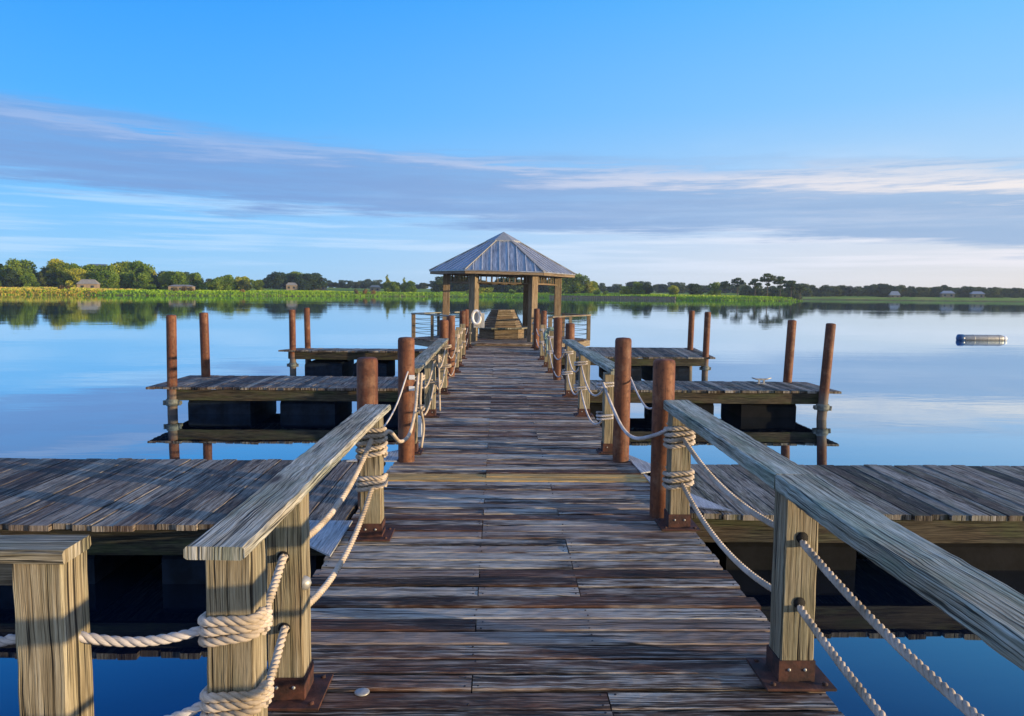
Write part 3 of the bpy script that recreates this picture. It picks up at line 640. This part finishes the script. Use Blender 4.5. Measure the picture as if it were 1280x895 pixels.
finger(1, 20.25, 22.5, .52, .62, 1.36, 6.0, M['fingerR'], [(1.5, 2.4), (3.0, 3.9), (4.2, 5.2)], M['float'], 'farthest finger dock on the right, smallest in view')

def gusset(pts, label):
    m = MB(); z0, z1 = DZ + .006, DZ + .018
    P0 = [(p[0], p[1], z0) for p in pts]; P1 = [(p[0], p[1], z1) for p in pts]
    rn = (.5, .8, .3)
    m.poly(P1, rn, uvs=tuple((p[1], p[0]) for p in pts)); m.poly(P0[::-1], rn)
    for i in range(3): j = (i + 1) % 3; m.poly([P0[i], P0[j], P1[j], P1[i]], rn)
    o = m.build('corner_plate', M['gusset']); tag(o, label, 'plate', 'pale corner plates where docks meet')
gusset([(-1.06, 4.75), (-1.06, 5.5), (-1.75, 5.5)], 'pale triangular plate on the near corner of the left finger dock')
gusset([(1.38, 6.0), (1.38, 7.0), (1.95, 5.9)][:2] + [(1.85, 5.80)], 'pale triangular plate on the near corner of the right finger dock')
gusset([(-1.5, 7.5), (-1.0, 7.5), (-1.0, 8.1)], 'pale triangular plate beyond the first left pile')
gusset([(1.35, 7.95), (1.37, 7.05), (1.62, 7.2)], 'pale triangular plate beyond the first right pile')

# ------------------------------------------------------------------ piles
def pile(x, y, top, label, r=.083, lean=(0, 0), bracket=False, group='brown round piles'):
    t = empty('pile', (x, y, 0), 0, label, 'pile', group)
    m = MB(); m.lathe((0, 0, -2.2), [(r, 0), (r * 1.01, 1.2), (r * .99, 2.4), (r, 3.2), (r, 2.2 + top - .03), (r * .93, 2.2 + top - .008), (r * .75, 2.2 + top), (.001, 2.2 + top + .006)], 24); m.build('shaft', M['pile'], t)
    if bracket:
        b = MB(); b.lathe((0, 0, .16), [(r + .015, 0), (r + .03, .02), (r + .03, .10), (r + .015, .12)], 16, mat=0); b.box((.0, .10, .2), (.24, .05, .06)); b.cyl((-r - .045, -.02, .17), .03, .08, 8); b.cyl((r + .045, -.02, .17), .03, .08, 8); b.build('guide_bracket', M['bracket'], t)
    t.rotation_euler = (lean[0], lean[1], 0)
    return t
pile(-1.03, 6.0, 1.68, 'stout brown pile behind the nearest left rail end'); pile(-.91, 7.56, 1.75, 'brown pile beside the nearest left dock with two white tags')
pile(1.265, 5.72, 1.71, 'stout brown pile behind the nearest right rail end'); pile(1.265, 7.62, 1.76, 'brown pile standing at the right edge past the golden board')
pile(-.98, 13.85, 1.70, 'brown pile behind the second left rail end'); pile(-.95, 15.35, 1.73, 'brown pile just past the second left rail')
pile(1.27, 13.35, 1.68, 'brown pile behind the second right rail end'); pile(1.18, 14.9, 1.73, 'brown pile just past the second right rail')
pile(-.97, 21.0, 1.70, 'third brown pile pair, front one on the left before the gazebo'); pile(-.95, 22.75, 1.70, 'third brown pile pair, back one on the left before the gazebo')
pile(1.27, 21.0, 1.72, 'third brown pile pair, front one on the right before the gazebo'); pile(1.16, 22.75, 1.74, 'third brown pile pair, back one on the right before the gazebo')
G = 'piles at the ends of the finger docks'
pile(-5.74, 13.42, 1.76, 'front pile at the end of the middle left dock', r=.085, bracket=True, lean=(0, math.radians(.8)), group=G); pile(-5.72, 14.95, 1.76, 'back pile at the end of the middle left dock', r=.085, lean=(0, math.radians(-.6)), group=G)
pile(5.80, 13.35, 1.72, 'front pile at the end of the middle right dock', r=.085, bracket=True, lean=(0, math.radians(3.2)), group=G); pile(5.74, 14.9, 1.72, 'back pile at the end of the middle right dock', r=.085, lean=(0, math.radians(2.2)), group=G)
pile(-5.5, 20.45, 1.70, 'front pile at the end of the farthest left dock', r=.085, bracket=True, group=G); pile(-5.5, 22.1, 1.72, 'back pile at the end of the farthest left dock', r=.085, lean=(0, math.radians(-.8)), group=G)
pile(5.62, 20.4, 1.74, 'front pile at the end of the farthest right dock', r=.085, bracket=True, lean=(0, math.radians(1)), group=G); pile(5.60, 22.0, 1.74, 'back pile at the end of the farthest right dock', r=.085, lean=(0, math.radians(1)), group=G)
for zz in (1.36, 1.25):
    m = MB(); m.box((-.845, 7.475, zz), (.055, .02, .045), ch=.004); tag(m.build('tag_plate', M['white']), ('upper' if zz > 1.3 else 'lower') + ' small white tag on the first left pile', 'tag', 'white tags on the pile')

# ------------------------------------------------------------------ ropes
def strand_rope(mb, pts, r, twist=3.1, sides=6, fine=True):
    """laid three strand rope along a polyline"""
    pts = [Vector(p) for p in pts]
    if not fine: mb.tube(pts, r, 8); return
    L = [0]
    for a, b in zip(pts[:-1], pts[1:]): L.append(L[-1] + (b - a).length)
    tot = L[-1]; pitch_ = r * 2 * twist; n = max(6, int(tot / (pitch_ / 9))); P = []; k = 0
    for i in range(n + 1):
        s = tot * i / n
        while k < len(L) - 2 and L[k + 1] < s: k += 1
        P.append(pts[k].lerp(pts[k + 1], (s - L[k]) / max(1e-9, L[k + 1] - L[k])))
    t0 = (P[1] - P[0]).normalized(); nr = t0.orthogonal().normalized(); fr = []
    for i in range(n + 1):
        t = (P[min(i + 1, n)] - P[max(i - 1, 0)]).normalized(); nr = (nr - t * nr.dot(t)).normalized(); fr.append((nr.copy(), t.cross(nr)))
    for q in range(3):
        S = []
        for i in range(n + 1):
            a = 2 * PI * (tot * i / n) / pitch_ + q * 2 * PI / 3; S.append(P[i] + (fr[i][0] * math.cos(a) + fr[i][1] * math.sin(a)) * r * .50)
        mb.tube(S, r * .56, sides)
def sag(p, q, dip, n=24, bow=(0, 0)):
    p = Vector(p); q = Vector(q); out = []
    for i in range(n + 1):
        s = i / n; c = p.lerp(q, s); k = 4 * s * (1 - s); c.z -= dip * k; c.x += bow[0] * k; c.y += bow[1] * k; out.append(c)
    return out
def smooth(pts, n=10):
    pts = [Vector(p) for p in pts]; P = [pts[0] * 2 - pts[1]] + pts + [pts[-1] * 2 - pts[-2]]; out = []
    for i in range(1, len(P) - 2):
        for k in range(n):
            t = k / n; a, b, c, d_ = P[i - 1], P[i], P[i + 1], P[i + 2]
            out.append(.5 * ((2 * b) + (c - a) * t + (2 * a - 5 * b + 4 * c - d_) * t * t + (3 * b - a - 3 * c + d_) * t ** 3))
    return out + [pts[-1]]
def lash_pts(x, y, z0, z1, turns, half, r, start=0.0, droop=.012):
    out = []; n = int(turns * 28)
    for i in range(n + 1):
        s = i / n; a = start + s * turns * 2 * PI; ca, sa = math.cos(a), math.sin(a); k = (abs(ca) ** 6 + abs(sa) ** 6) ** (-1 / 6); R = (half + r) * k
        R = min(R, (half + r) * 1.22)
        out.append(Vector((x + ca * R, y + sa * R, z0 + (z1 - z0) * s + droop * math.sin(a + 1.3 + s * 2))))
    return out
RG = 'ropes strung between the posts'
def rope(name, label, pieces, mat='rope', r=.0165, fine=True, group=RG, org=None):
    """pieces: (part name, points, fine)"""
    p0 = Vector(pieces[0][1][0]); t = empty('rope', p0, 0, label, 'rope', group)
    for nm, pts in pieces:
        m = MB(); strand_rope(m, [Vector(p) - p0 for p in pts], r, fine=fine); m.build(nm, M[mat], t)
    return t

# ------------------------------------------------------------------ rails and posts
PW = .145
def build_post(t, x, y, top, bottom=DZ, boot=True, mat='post', holes=(), w=PW, face=-1, plate=.28, tag_name='post'):
    m = MB(); m.bar((x, y, bottom), (x, y, top), rect(w, w, .006), up=(0, 1, 0), segs=14, jit=.0020, wob=.003); p = m.build(tag_name, M[mat], t)
    if boot:
        b = MB(); h = w / 2 + .007
        for sx, sy, lx, ly in ((0, -1, 2 * h, .007), (0, 1, 2 * h, .007), (-1, 0, .007, 2 * h - .014), (1, 0, .007, 2 * h - .014)):
            b.box((x + sx * (h - .0035), y + sy * (h - .0035), bottom + .055), (lx, ly, .11))
        b.build('boot', M['rust'], p)
        b = MB(); b.box((x, y, DZ + .011), (plate, plate * .95, .012), ch=.002)
        for sx in (-1, 1):
            for sy in (-1, 1): b.lathe((x + sx * plate * .38, y + sy * plate * .36, DZ + .017), [(.012, 0), (.012, .008), (.001, .010)], 6)
        b.build('base_plate', M['rust'], p)
        for sx in (-.035, .035): b = MB(); b.lathe((x + sx, y - h - .0005, bottom + .07), [(.008, 0), (.006, .004), (.001, .005)], 8, axis=(0, -1, 0)); b.build('screw', M['galv'], p)
    for z in holes:
        b = MB(); b.lathe((x, y - w / 2 - .001, z), [(.026, 0), (.026, .0015), (.001, .002)], 14, axis=(0, -1, 0)); b.build('rope_hole', M['black'], p)
    return p
def build_rail(t, p0, p1, w, th, mat, name='top_rail', segs=24):
    m = MB(); m.bar(p0, p1, rect(w, th, .009), segs=segs * 2, jit=.0026, wob=.007); return m.build(name, M[mat], t)

# nearest left rail: corner post, footed post, lashed post
RT = 1.42
t = empty('handrail', (-.86, 2.4, 0), 0, 'nearest left handrail with grey green top board over water', 'handrail', 'handrails of the boardwalk')
def rel(parent, o=None): pass
class Shift:
    pass
def localize(t):
    """children were built in world coordinates: re-express them about the thing's base"""
    def rec(o):
        for c in o.children:
            if c.type == 'MESH' and not c.get('_loc'):
                c.data.transform(Matrix.Translation(-t.location)); c['_loc'] = 1
            rec(c)
    rec(t)
    def clean(o):
        for c in o.children:
            if '_loc' in c: del c['_loc']
            clean(c)
    clean(t)
build_post(t, -.865, 2.47, RT - .04, bottom=.22, boot=False, w=.15)
p = build_post(t, -.865, 3.10, RT - .04, holes=(1.12, .82), plate=.30)
b = MB(); b.lathe((-.865 + PW / 2, 3.06, 1.00), [(.030, 0), (.030, .006), (.022, .024), (.001, .032)], 14, axis=(1, 0, 0)); b.build('bolt_cap', M['galv'], p)
build_post(t, -.865, 5.20, RT - .04, holes=())
build_rail(t, (-.86, 2.28, RT - .021), (-.835, 5.27, RT - .021), .185, .042, 'railL'); localize(t)
# nearest right rail
t = empty('handrail', (1.30, 3.2, 0), 0, 'nearest right handrail with teal top board running past the camera', 'handrail', 'handrails of the boardwalk')
build_post(t, 1.32, 3.25, RT - .07, holes=(1.16, .87), plate=.30); build_post(t, 1.33, 5.45, RT - .07); build_post(t, 1.30, .9, RT - .07, plate=.30)
build_rail(t, (1.33, 5.58, RT - .037), (1.315, 3.262, RT - .037), .19, .074, 'railR'); build_rail(t, (1.315, 3.255, RT - .037), (1.275, .2, RT - .037), .19, .074, 'railR', segs=30); localize(t)
# the rail that turns off to the left
t = empty('handrail', (-1.37, 2.3, 0), 0, 'side handrail at the bottom left corner, running off to the left', 'handrail', 'handrails of the boardwalk')
build_post(t, -1.385, 2.33, RT - .04, bottom=.22, boot=False, w=.15); build_post(t, -3.5, 2.33, RT - .04, bottom=.22, boot=False, w=.15)
build_rail(t, (-1.29, 2.31, RT - .021), (-5.6, 2.31, RT - .021), .16, .042, 'railL'); m = MB(); m.bar((-1.50, 2.375, RT - .105), (-5.6, 2.375, RT - .105), rect(.04, .10, .003)); m.build('lower_rail', M['gaz'], t); localize(t)
# second rails
t = empty('handrail', (-.91, 8, 0), 0, 'second left handrail, between the near and middle docks', 'handrail', 'handrails of the boardwalk')
for Y in (7.98, 10.35, 12.7): build_post(t, -.92, Y, RT - .04, plate=.26)
build_rail(t, (-.88, 7.75, RT - .02), (-.93, 13.0, RT - .02), .18, .042, 'railL'); localize(t)
t = empty('handrail', (1.2, 8, 0), 0, 'second right handrail with teal top board, between near and middle docks', 'handrail', 'handrails of the boardwalk')
for Y in (8.05, 10.5, 12.5): build_post(t, 1.21, Y, RT - .06, plate=.26)
build_rail(t, (1.27, 7.85, RT - .03), (1.20, 12.9, RT - .03), .18, .06, 'railR'); localize(t)
# single posts of the third stretch, without top boards
n3 = 0
for sx, nm in ((-.90, 'left'), (1.15, 'right')):
    for i, Y in enumerate((16.2, 17.6, 19.4, 23.6)):
        t = empty('rope_post', (sx, Y, DZ), 0, f'{ORD[i]} free standing rope post on the {nm} past the second rail', 'post', 'free standing rope posts')
        build_post(t, sx, Y, RT - .02, plate=.24, w=.13); localize(t)

# ------------------------------------------------------------------ rope runs
h = .075
# left near
rope('r', 'upper rope on the nearest left rail with thick lashing', [
    ('lashing', lash_pts(-.865, 5.2, 1.06, 1.26, 5, PW / 2, .017, 0)),
    ('span', sag((-.855, 3.18, 1.12), (-.85, 5.10, 1.20), .10)),
    ('span', smooth([(-.80, 2.54, 1.08), (-.84, 2.8, 1.08), (-.865, 3.03, 1.12)])),
    ('span', smooth([(-.86, 3.02, 1.12), (-.86, 3.18, 1.12)], 4)),
    ('lashing', lash_pts(-.865, 2.47, 1.055, 1.135, 3, .075, .0150, 0))], mat='rope')
rope('r', 'lower rope on the nearest left rail', [
    ('lashing', lash_pts(-.865, 5.2, .84, .93, 3, PW / 2, .017, .5)),
    ('span', sag((-.855, 3.18, .82), (-.85, 5.10, .86), .13)),
    ('span', smooth([(-.80, 2.54, .80), (-.84, 2.8, .78), (-.865, 3.03, .82)])),
    ('span', smooth([(-.86, 3.02, .82), (-.86, 3.18, .82)], 4)),
    ('lashing', lash_pts(-.865, 2.47, .80, .88, 3, .075, .0150, 0))], mat='rope')
rope('r', 'upper white rope at the bottom left, from side rail to corner post', [
    ('span', sag((-.94, 2.42, 1.10), (-1.385, 2.33, 1.135), .045)), ('span', sag((-1.385, 2.33, 1.135), (-3.5, 2.33, 1.135), .14))], mat='ropeW')
rope('r', 'lower white rope at the bottom left, from side rail to corner post', [
    ('span', sag((-.94, 2.42, .85), (-1.385, 2.33, .84), .06)), ('span', sag((-1.385, 2.33, .84), (-3.5, 2.33, .84), .14))], mat='ropeW')
# right near
rope('r', 'upper rope on the nearest right rail with thick lashing', [
    ('lashing', lash_pts(1.33, 5.45, 1.10, 1.26, 4.2, PW / 2, .0185, 1)),
    ('span', sag((1.34, 5.36, 1.17), (1.325, 3.18, 1.16), .10)), ('span', sag((1.325, 3.32, 1.16), (1.30, .9, 1.16), .10))], mat='rope')
rope('r', 'lower rope on the nearest right rail', [
    ('lashing', lash_pts(1.33, 5.45, .80, .93, 3.2, PW / 2, .0185, 1)),
    ('span', sag((1.34, 5.36, .84), (1.325, 3.18, .87), .13)), ('span', sag((1.325, 3.32, .87), (1.30, .9, .87), .10))], mat='rope')
# from the lashed posts past the piles
rope('r', 'rope dipping in front of the first left pile', [('span', smooth([(-.80, 5.2, 1.22), (-.78, 5.5, 1.18), (-.76, 5.9, 1.03), (-.755, 6.5, .98), (-.77, 7.1, 1.10), (-.80, 7.6, 1.30), (-.83, 7.95, 1.38)]))], mat='rope', r=.015)
rope('r', 'thin rope from the near left rail end up to the pile tags', [('span', smooth([(-.95, 6.0, 1.10), (-.97, 6.6, 1.05), (-.95, 7.2, 1.15), (-.88, 7.45, 1.42)]))], mat='ropeW', r=.008, fine=False)
rope('r', 'rope dipping in front of the first right pile', [('span', smooth([(1.25, 5.4, 1.24), (1.18, 5.6, 1.15), (1.13, 6.1, 1.03), (1.11, 6.6, 1.02), (1.10, 7.2, 1.13), (1.12, 7.97, 1.26)]))], mat='ropeW', r=.015)
rope('r', 'thin rope hanging behind the first right pile', [('span', smooth([(1.30, 6.0, 1.33), (1.33, 6.6, 1.20), (1.36, 7.2, 1.22), (1.34, 7.8, 1.42)]))], mat='ropeW', r=.009, fine=False)
def run(side, xs, Ys, z, dip, label, mat, r=.012, n=2):
    pcs = []
    for (xa, Ya), (xb, Yb) in zip(list(zip(xs, Ys))[:-1], list(zip(xs, Ys))[1:]):
        pcs.append(('span', sag((xa, Ya, z), (xb, Yb, z), dip * (Yb - Ya) / 2.4, 14)))
    for xa, Ya in zip(xs, Ys):
        pcs.append(('lashing', lash_pts(xa - side * 0.0, Ya, z - .03, z + .03, n, .072, r, R_(0, 6), .006)))
    rope('r', label, pcs, mat=mat, r=r, fine=Ys[0] < 12)
run(-1, (-.86, -.86, -.87), (7.98, 10.35, 12.7), 1.30, .24, 'upper rope sagging along the second left rail', 'rope')
run(-1, (-.86, -.86, -.87), (7.98, 10.35, 12.7), .98, .24, 'lower rope sagging along the second left rail', 'rope')
run(1, (1.16, 1.16, 1.16), (8.05, 10.5, 12.5), 1.24, .26, 'upper rope sagging along the second right rail', 'ropeW')
run(1, (1.16, 1.16, 1.16), (8.05, 10.5, 12.5), .90, .26, 'lower rope sagging along the second right rail', 'ropeW')
for sx, nm, mt in ((-.90, 'left', 'rope'), (1.15, 'right', 'ropeW')):
    s_ = 1 if sx < 0 else -1
    for z, zn in ((1.27, 'upper'), (.95, 'lower')):
        Y_ = (12.7 if sx < 0 else 12.5); pcs = [('span', sag((sx + .04 * s_, Y_, z), (sx + .04 * s_, 16.2, z), .3)), ('span', sag((sx, 16.2, z), (sx, 17.6, z), .12)), ('span', sag((sx, 17.6, z), (sx, 19.4, z), .18)), ('span', sag((sx, 19.4, z), (sx, 23.6, z + .1), .3))]
        for Y in (16.2, 17.6, 19.4, 23.6): pcs.append(('lashing', lash_pts(sx, Y, z - .03, z + .03, 2.4, .065, .015, R_(0, 6), .006)))
        rope('r', f'{zn} rope through the free standing posts on the {nm}', pcs, mat=mt, r=.011, fine=False)
RH = 'loose rope ends hanging on the second left rail'
rope('r', 'loose rope end hanging straight down, from second post of second left rail', [('tail', smooth([(-.80, 10.25, 1.36), (-.79, 10.25, 1.0), (-.775, 10.2, .60)]))], r=.014, fine=False, group=RH)
rope('r', 'loose rope end hanging straight down, from first post of second left rail', [('tail', smooth([(-.79, 7.9, 1.36), (-.80, 7.85, 1.05), (-.77, 7.9, .80), (-.79, 7.85, .58)]))], r=.014, fine=False, group=RH)
m = MB()
for k in range(9):
    m.tube([Vector((1.20 + .12 * math.cos(a) + R_(-.02, .02), 17.42 + R_(-.05, .05), 1.25 + .15 * math.sin(a) + R_(-.03, .03) - .01 * k)) for a in [i * PI / 9 for i in range(18)]], .02, 6, closed=True)
for k in range(5):
    xx = 1.12 + .04 * k; m.tube([(xx, 17.36, 1.15), (xx + R_(-.02, .02), 17.34, .95), (xx + R_(-.03, .03), 17.36, .75)], .018, 6)
tag(m.build('rope_bundle', M['net']), 'grey green bundle of coiled line hung on a right rope post', 'rope bundle')

# dock box below the second left rail, disc on the planks
t = empty('outlet_box', (-.98, 8.9, DZ), 0, 'small pale utility box under the second left handrail', 'box'); m = MB(); m.box((0, 0, .12), (.18, .12, .24), ch=.012); m.build('case', M['white'], t)
m = MB(); m.box((0, -.068, .13), (.10, .016, .10), ch=.004); m.build('cover', M['galv'], t)
m = MB(); m.lathe((-.565, 3.11, DZ + .001), [(.032, 0), (.032, .004), (.026, .007), (.001, .008)], 20); tag(m.build('deck_disc', M['galv']), 'small pale round disc on the planks at the bottom edge', 'disc')

# ------------------------------------------------------------------ gazebo
GX, GY, GZ = .12, 27.1, .58
def hexpt(r, k, rot=0.0): a = math.radians(60 * k + rot); return Vector((r * math.cos(a), r * math.sin(a), 0))
def platform():
    t = empty('gazebo_platform', (GX, GY, 0), 0, 'hexagonal plank platform carrying the gazebo', 'platform'); r = 3.22; b = MB()
    ap = r * math.cos(PI / 6); n = int(2 * ap / .16)
    for i in range(n):
        Y = -ap + (i + .5) * 2 * ap / n; hw = r - abs(Y) / math.tan(PI / 3)
        b.bar((-hw, Y, GZ), (hw, Y, GZ), [(-.074, -.04), (.074, -.04), (.074, 0), (-.074, 0)], segs=10, jit=.002)
    b.build('deck_boards', M['deck'], t)
    for k in range(6):
        m = MB(); m.bar(hexpt(r - .06, k) + Vector((0, 0, GZ - .14)), hexpt(r - .06, k + 1) + Vector((0, 0, GZ - .14)), rect(.05, .2)); m.build('side_beam', M['gaz'], t)
    for k in range(6):
        c = hexpt(1.9, k + .5); m = MB(); m.box((c.x, c.y, .12), (1.2, 1.0, .5), ch=.04); m.build('float', M['float'], t)
    # railing round it, open toward the boardwalk (front side, k=4)
    rr = 3.12
    t2 = empty('gazebo_railing', (GX, GY, GZ), 0, 'low timber railing with cables round the gazebo platform', 'railing')
    for k in range(6):
        c = hexpt(rr, k); m = MB(); m.bar(c, c + Vector((0, 0, .84)), rect(.13, .13, .004), up=(0, 1, 0), segs=3); m.build('post', M['gaz'], t2)
        if k != 4 and k != 1:
            a, d2 = hexpt(rr, k), hexpt(rr, k + 1)
            m = MB(); m.bar(a + Vector((0, 0, .86)), d2 + Vector((0, 0, .86)), rect(.19, .045, .004), segs=6); m.build('top_rail', M['railL' if k in (3, 2) else 'gaz'], t2)
            md = (a + d2) / 2; m = MB(); m.bar(md, md + Vector((0, 0, .84)), rect(.10, .10), up=(0, 1, 0)); m.build('post', M['gaz'], t2)
            m = MB()
            for z in (.2, .36, .52, .68): m.tube(sag(a + Vector((0, 0, z)), md + Vector((0, 0, z)), .02, 6) + sag(md + Vector((0, 0, z)), d2 + Vector((0, 0, z)), .02, 6)[1:], .009, 5)
            m.build('cables', M['cable'], t2)
platform()
def gazebo():
    t = empty('gazebo', (GX, GY, GZ), 0, 'open hexagonal gazebo with pointed grey metal roof at the boardwalk end', 'gazebo')
    t.rotation_euler = (0, math.radians(.9), math.radians(1.0))
    cr, er = 1.98, 2.60; ze, za = 2.34, 3.72; zc = 2.28
    for k in range(6):
        c = hexpt(cr, k); m = MB(); a = math.radians(60 * k); m.bar(c, c + Vector((0, 0, zc)), rect(.235, .235, .006), up=(math.cos(a), math.sin(a), 0), segs=4); m.build('column', M['gaz'], t)
        a0, a1 = hexpt(cr, k), hexpt(cr, k + 1); d_ = (a1 - a0).normalized(); a0 = a0 + d_ * .13; a1 = a1 - d_ * .13
        m = MB(); m.bar(a0 + Vector((0, 0, zc - .02)), a1 + Vector((0, 0, zc - .02)), rect(.10, .09)); m.bar(a0 + Vector((0, 0, zc - .33)), a1 + Vector((0, 0, zc - .33)), rect(.06, .05))
        for i in range(9):
            q = a0.lerp(a1, (i + .5) / 9); m.bar(q + Vector((0, 0, zc - .305)), q + Vector((0, 0, zc - .065)), rect(.035, .035), up=(0, 1, 0))
        m.build('fretwork', M['gaz'], t)
    # roof: six panels with standing seams, hips, a raised cap
    rf = MB(); ap = Vector((0, 0, za)); sm_ = MB()
    for k in range(6):
        e0, e1 = hexpt(er, k) + Vector((0, 0, ze)), hexpt(er, k + 1) + Vector((0, 0, ze)); q0, q1 = e0.lerp(ap, .80), e1.lerp(ap, .80)
        L = (ap - (e0 + e1) / 2).length; w0 = (e1 - e0).length
        rn = (random.random(),) * 3; o_ = R_(0, 50)
        rf.poly([e0, e1, q1, q0], rn, uvs=((o_, 0 + o_), (o_, w0 + o_), (o_ + L * .8, w0 * .6 + o_), (o_ + L * .8, w0 * .4 + o_)))
        dn = Vector((0, 0, -.03)); rf.poly([e0 + dn, e1 + dn, e1, e0], rn); rf.poly([e1 + dn, e0 + dn, ap + dn * 2], rn, mat=1)
        nrm = (e1 - e0).cross(ap - e0).normalized()
        for i in range(1, 9):
            s = i / 9; base_ = e0.lerp(e1, s); mid = (e0 + e1) / 2; upd = (ap - mid)
            # seam runs up the slope until it meets the hip
            frac = min(1 - abs(2 * s - 1), .80); top = base_ + upd * frac
            if frac > .05: sm_.bar(base_ + nrm * .012, top + nrm * .012, rect(.024, .02), up=nrm)
    rf.build('roof', [M['roof'], M['gaz']], t)
    r = [o for o in t.children if o.name.startswith('roof')][-1]
    sm_.build('seams', M['seam'], r)
    hp = MB()
    for k in range(6):
        e0 = hexpt(er, k) + Vector((0, 0, ze)); hp.bar(e0 + Vector((0, 0, .018)), e0.lerp(ap, .8) + Vector((0, 0, .018)), rect(.09, .03))
    hp.build('hip_caps', M['galv'], r)
    cp = MB(); zc0 = ze + (za - ze) * .78 + .03; rc = er * .235
    for k in range(6):
        e0, e1 = hexpt(rc, k) + Vector((0, 0, zc0)), hexpt(rc, k + 1) + Vector((0, 0, zc0)); cp.poly([e0, e1, ap + Vector((0, 0, .05))]); cp.poly([e0 + Vector((0, 0, -.05)), e1 + Vector((0, 0, -.05)), e1, e0])
    cp.build('roof_cap', M['galv'], r)
    fs = MB()
    for k in range(6):
        e0, e1 = hexpt(er - .05, k) + Vector((0, 0, ze - .075)), hexpt(er - .05, k + 1) + Vector((0, 0, ze - .075)); fs.bar(e0, e1, rect(.035, .09))
    fs.build('fascia', M['gaz'], t)
    # rafters
    m = MB()
    for k in range(6): m.bar(hexpt(er - .2, k) + Vector((0, 0, ze - .02)), ap - Vector((0, 0, .16)), rect(.06, .12))
    m.build('rafters', M['gaz'], t)
gazebo()
def bench():
    t = empty('gazebo_bench', (.18, 27.5, GZ), 0, 'six sided slatted bench with tall sloping back in the middle of gazebo', 'bench'); rot = 8
    bk = MB(); n = 8; z0, z1 = .40, 1.02; r0, r1 = .78, .42
    for k in range(6):
        for i in range(n):
            s0, s1 = i / n, (i + 1) / n - .015; ra, rb = r0 + (r1 - r0) * s0, r0 + (r1 - r0) * s1; za_, zb = z0 + (z1 - z0) * s0, z0 + (z1 - z0) * s1
            a, b, c, d_ = hexpt(ra, k, rot), hexpt(ra, k + 1, rot), hexpt(rb, k + 1, rot), hexpt(rb, k, rot)
            a.z = b.z = za_; c.z = d_.z = zb; Lw = (b - a).length
            bk.poly([a, b, c, d_], uvs=((i * 3.3, k), (i * 3.3 + Lw, k), (i * 3.3 + Lw, k + .08), (i * 3.3, k + .08)))
    top = [hexpt(r1 * 1.05, k, rot) + Vector((0, 0, z1)) for k in range(6)]; bk.poly(top); bk.poly([p - Vector((0, 0, .03)) for p in top][::-1])
    for k in range(6): bk.poly([top[k] - Vector((0, 0, .03)), top[(k + 1) % 6] - Vector((0, 0, .03)), top[(k + 1) % 6], top[k]])
    bk.build('backrest', M['gaz'], t)
    st = MB()
    for k in range(6):
        a, b, c, d_ = hexpt(1.08, k, rot), hexpt(1.08, k + 1, rot), hexpt(.74, k + 1, rot), hexpt(.74, k, rot)
        for p in (a, b, c, d_): p.z = .40
        st.poly([a, b, c, d_]); lo = [p - Vector((0, 0, .05)) for p in (a, b, c, d_)]; st.poly(lo[::-1]); st.poly([lo[0], lo[1], b, a]); st.poly([lo[2], lo[3], d_, c])
    st.build('seat', M['railL'], t)
    bs = MB()
    for k in range(6):
        a, b = hexpt(.85, k, rot), hexpt(.85, k + 1, rot); bs.bar(a + Vector((0, 0, .17)), b + Vector((0, 0, .17)), rect(.03, .33))
    bs.build('base', M['gaz'], t)
bench()
def lifering():
    t = empty('life_ring', (-.70, 24.75, 1.40), 0, 'white life ring on a pale board at the front left column', 'life ring')
    m = MB(); m.tube([(.13 * math.cos(a), 0, .21 * math.sin(a)) for a in [i * PI / 12 for i in range(24)]], .05, 10, closed=True); m.build('ring', M['white'], t)
    m = MB(); m.box((.08, .09, -.10), (.36, .03, .48), ch=.01); m.build('backboard', M['gusset'], t)
    m = MB(); m.tube([(.17 * math.cos(a), -.03 - .03 * math.sin(3 * a), .26 * math.sin(a)) for a in [i * PI / 12 for i in range(24)]], .012, 6, closed=True); m.build('grab_line', M['rope'], t)
lifering()

# ------------------------------------------------------------------ floating tube
def buoy():
    t = empty('floating_tube', (24.9, 38.6, .0), math.radians(0), 'long white floating tube with a blue end cap on the open water', 'float')
    m = MB(); m.lathe((-1.0, 0, .10), [(.001, 0), (.17, .01), (.19, .05), (.19, 1.95), (.17, 2.05), (.12, 2.1)], 20, axis=(1, 0, 0)); m.build('tube', M['galv'], t)
    m = MB(); m.lathe((-1.3, 0, .10), [(.001, 0), (.12, .02), (.21, .08), (.21, .30), (.17, .34)], 20, axis=(1, 0, 0)); m.build('end_cap', M['blueplastic'], t)
    m = MB(); m.lathe((1.08, 0, .10), [(.13, 0), (.15, .03), (.13, .16), (.06, .22), (.001, .23)], 16, axis=(1, 0, 0)); m.build('nose', M['white'], t)
    m = MB()
    for xx in (-.5, .2, .8): m.lathe((xx, 0, .10), [(.194, 0), (.197, .01), (.197, .05), (.194, .06)], 20, axis=(1, 0, 0))
    m.build('bands', M['galv'], t)
buoy()
for o in list(bpy.data.objects):
    if '_loc' in o: del o['_loc']
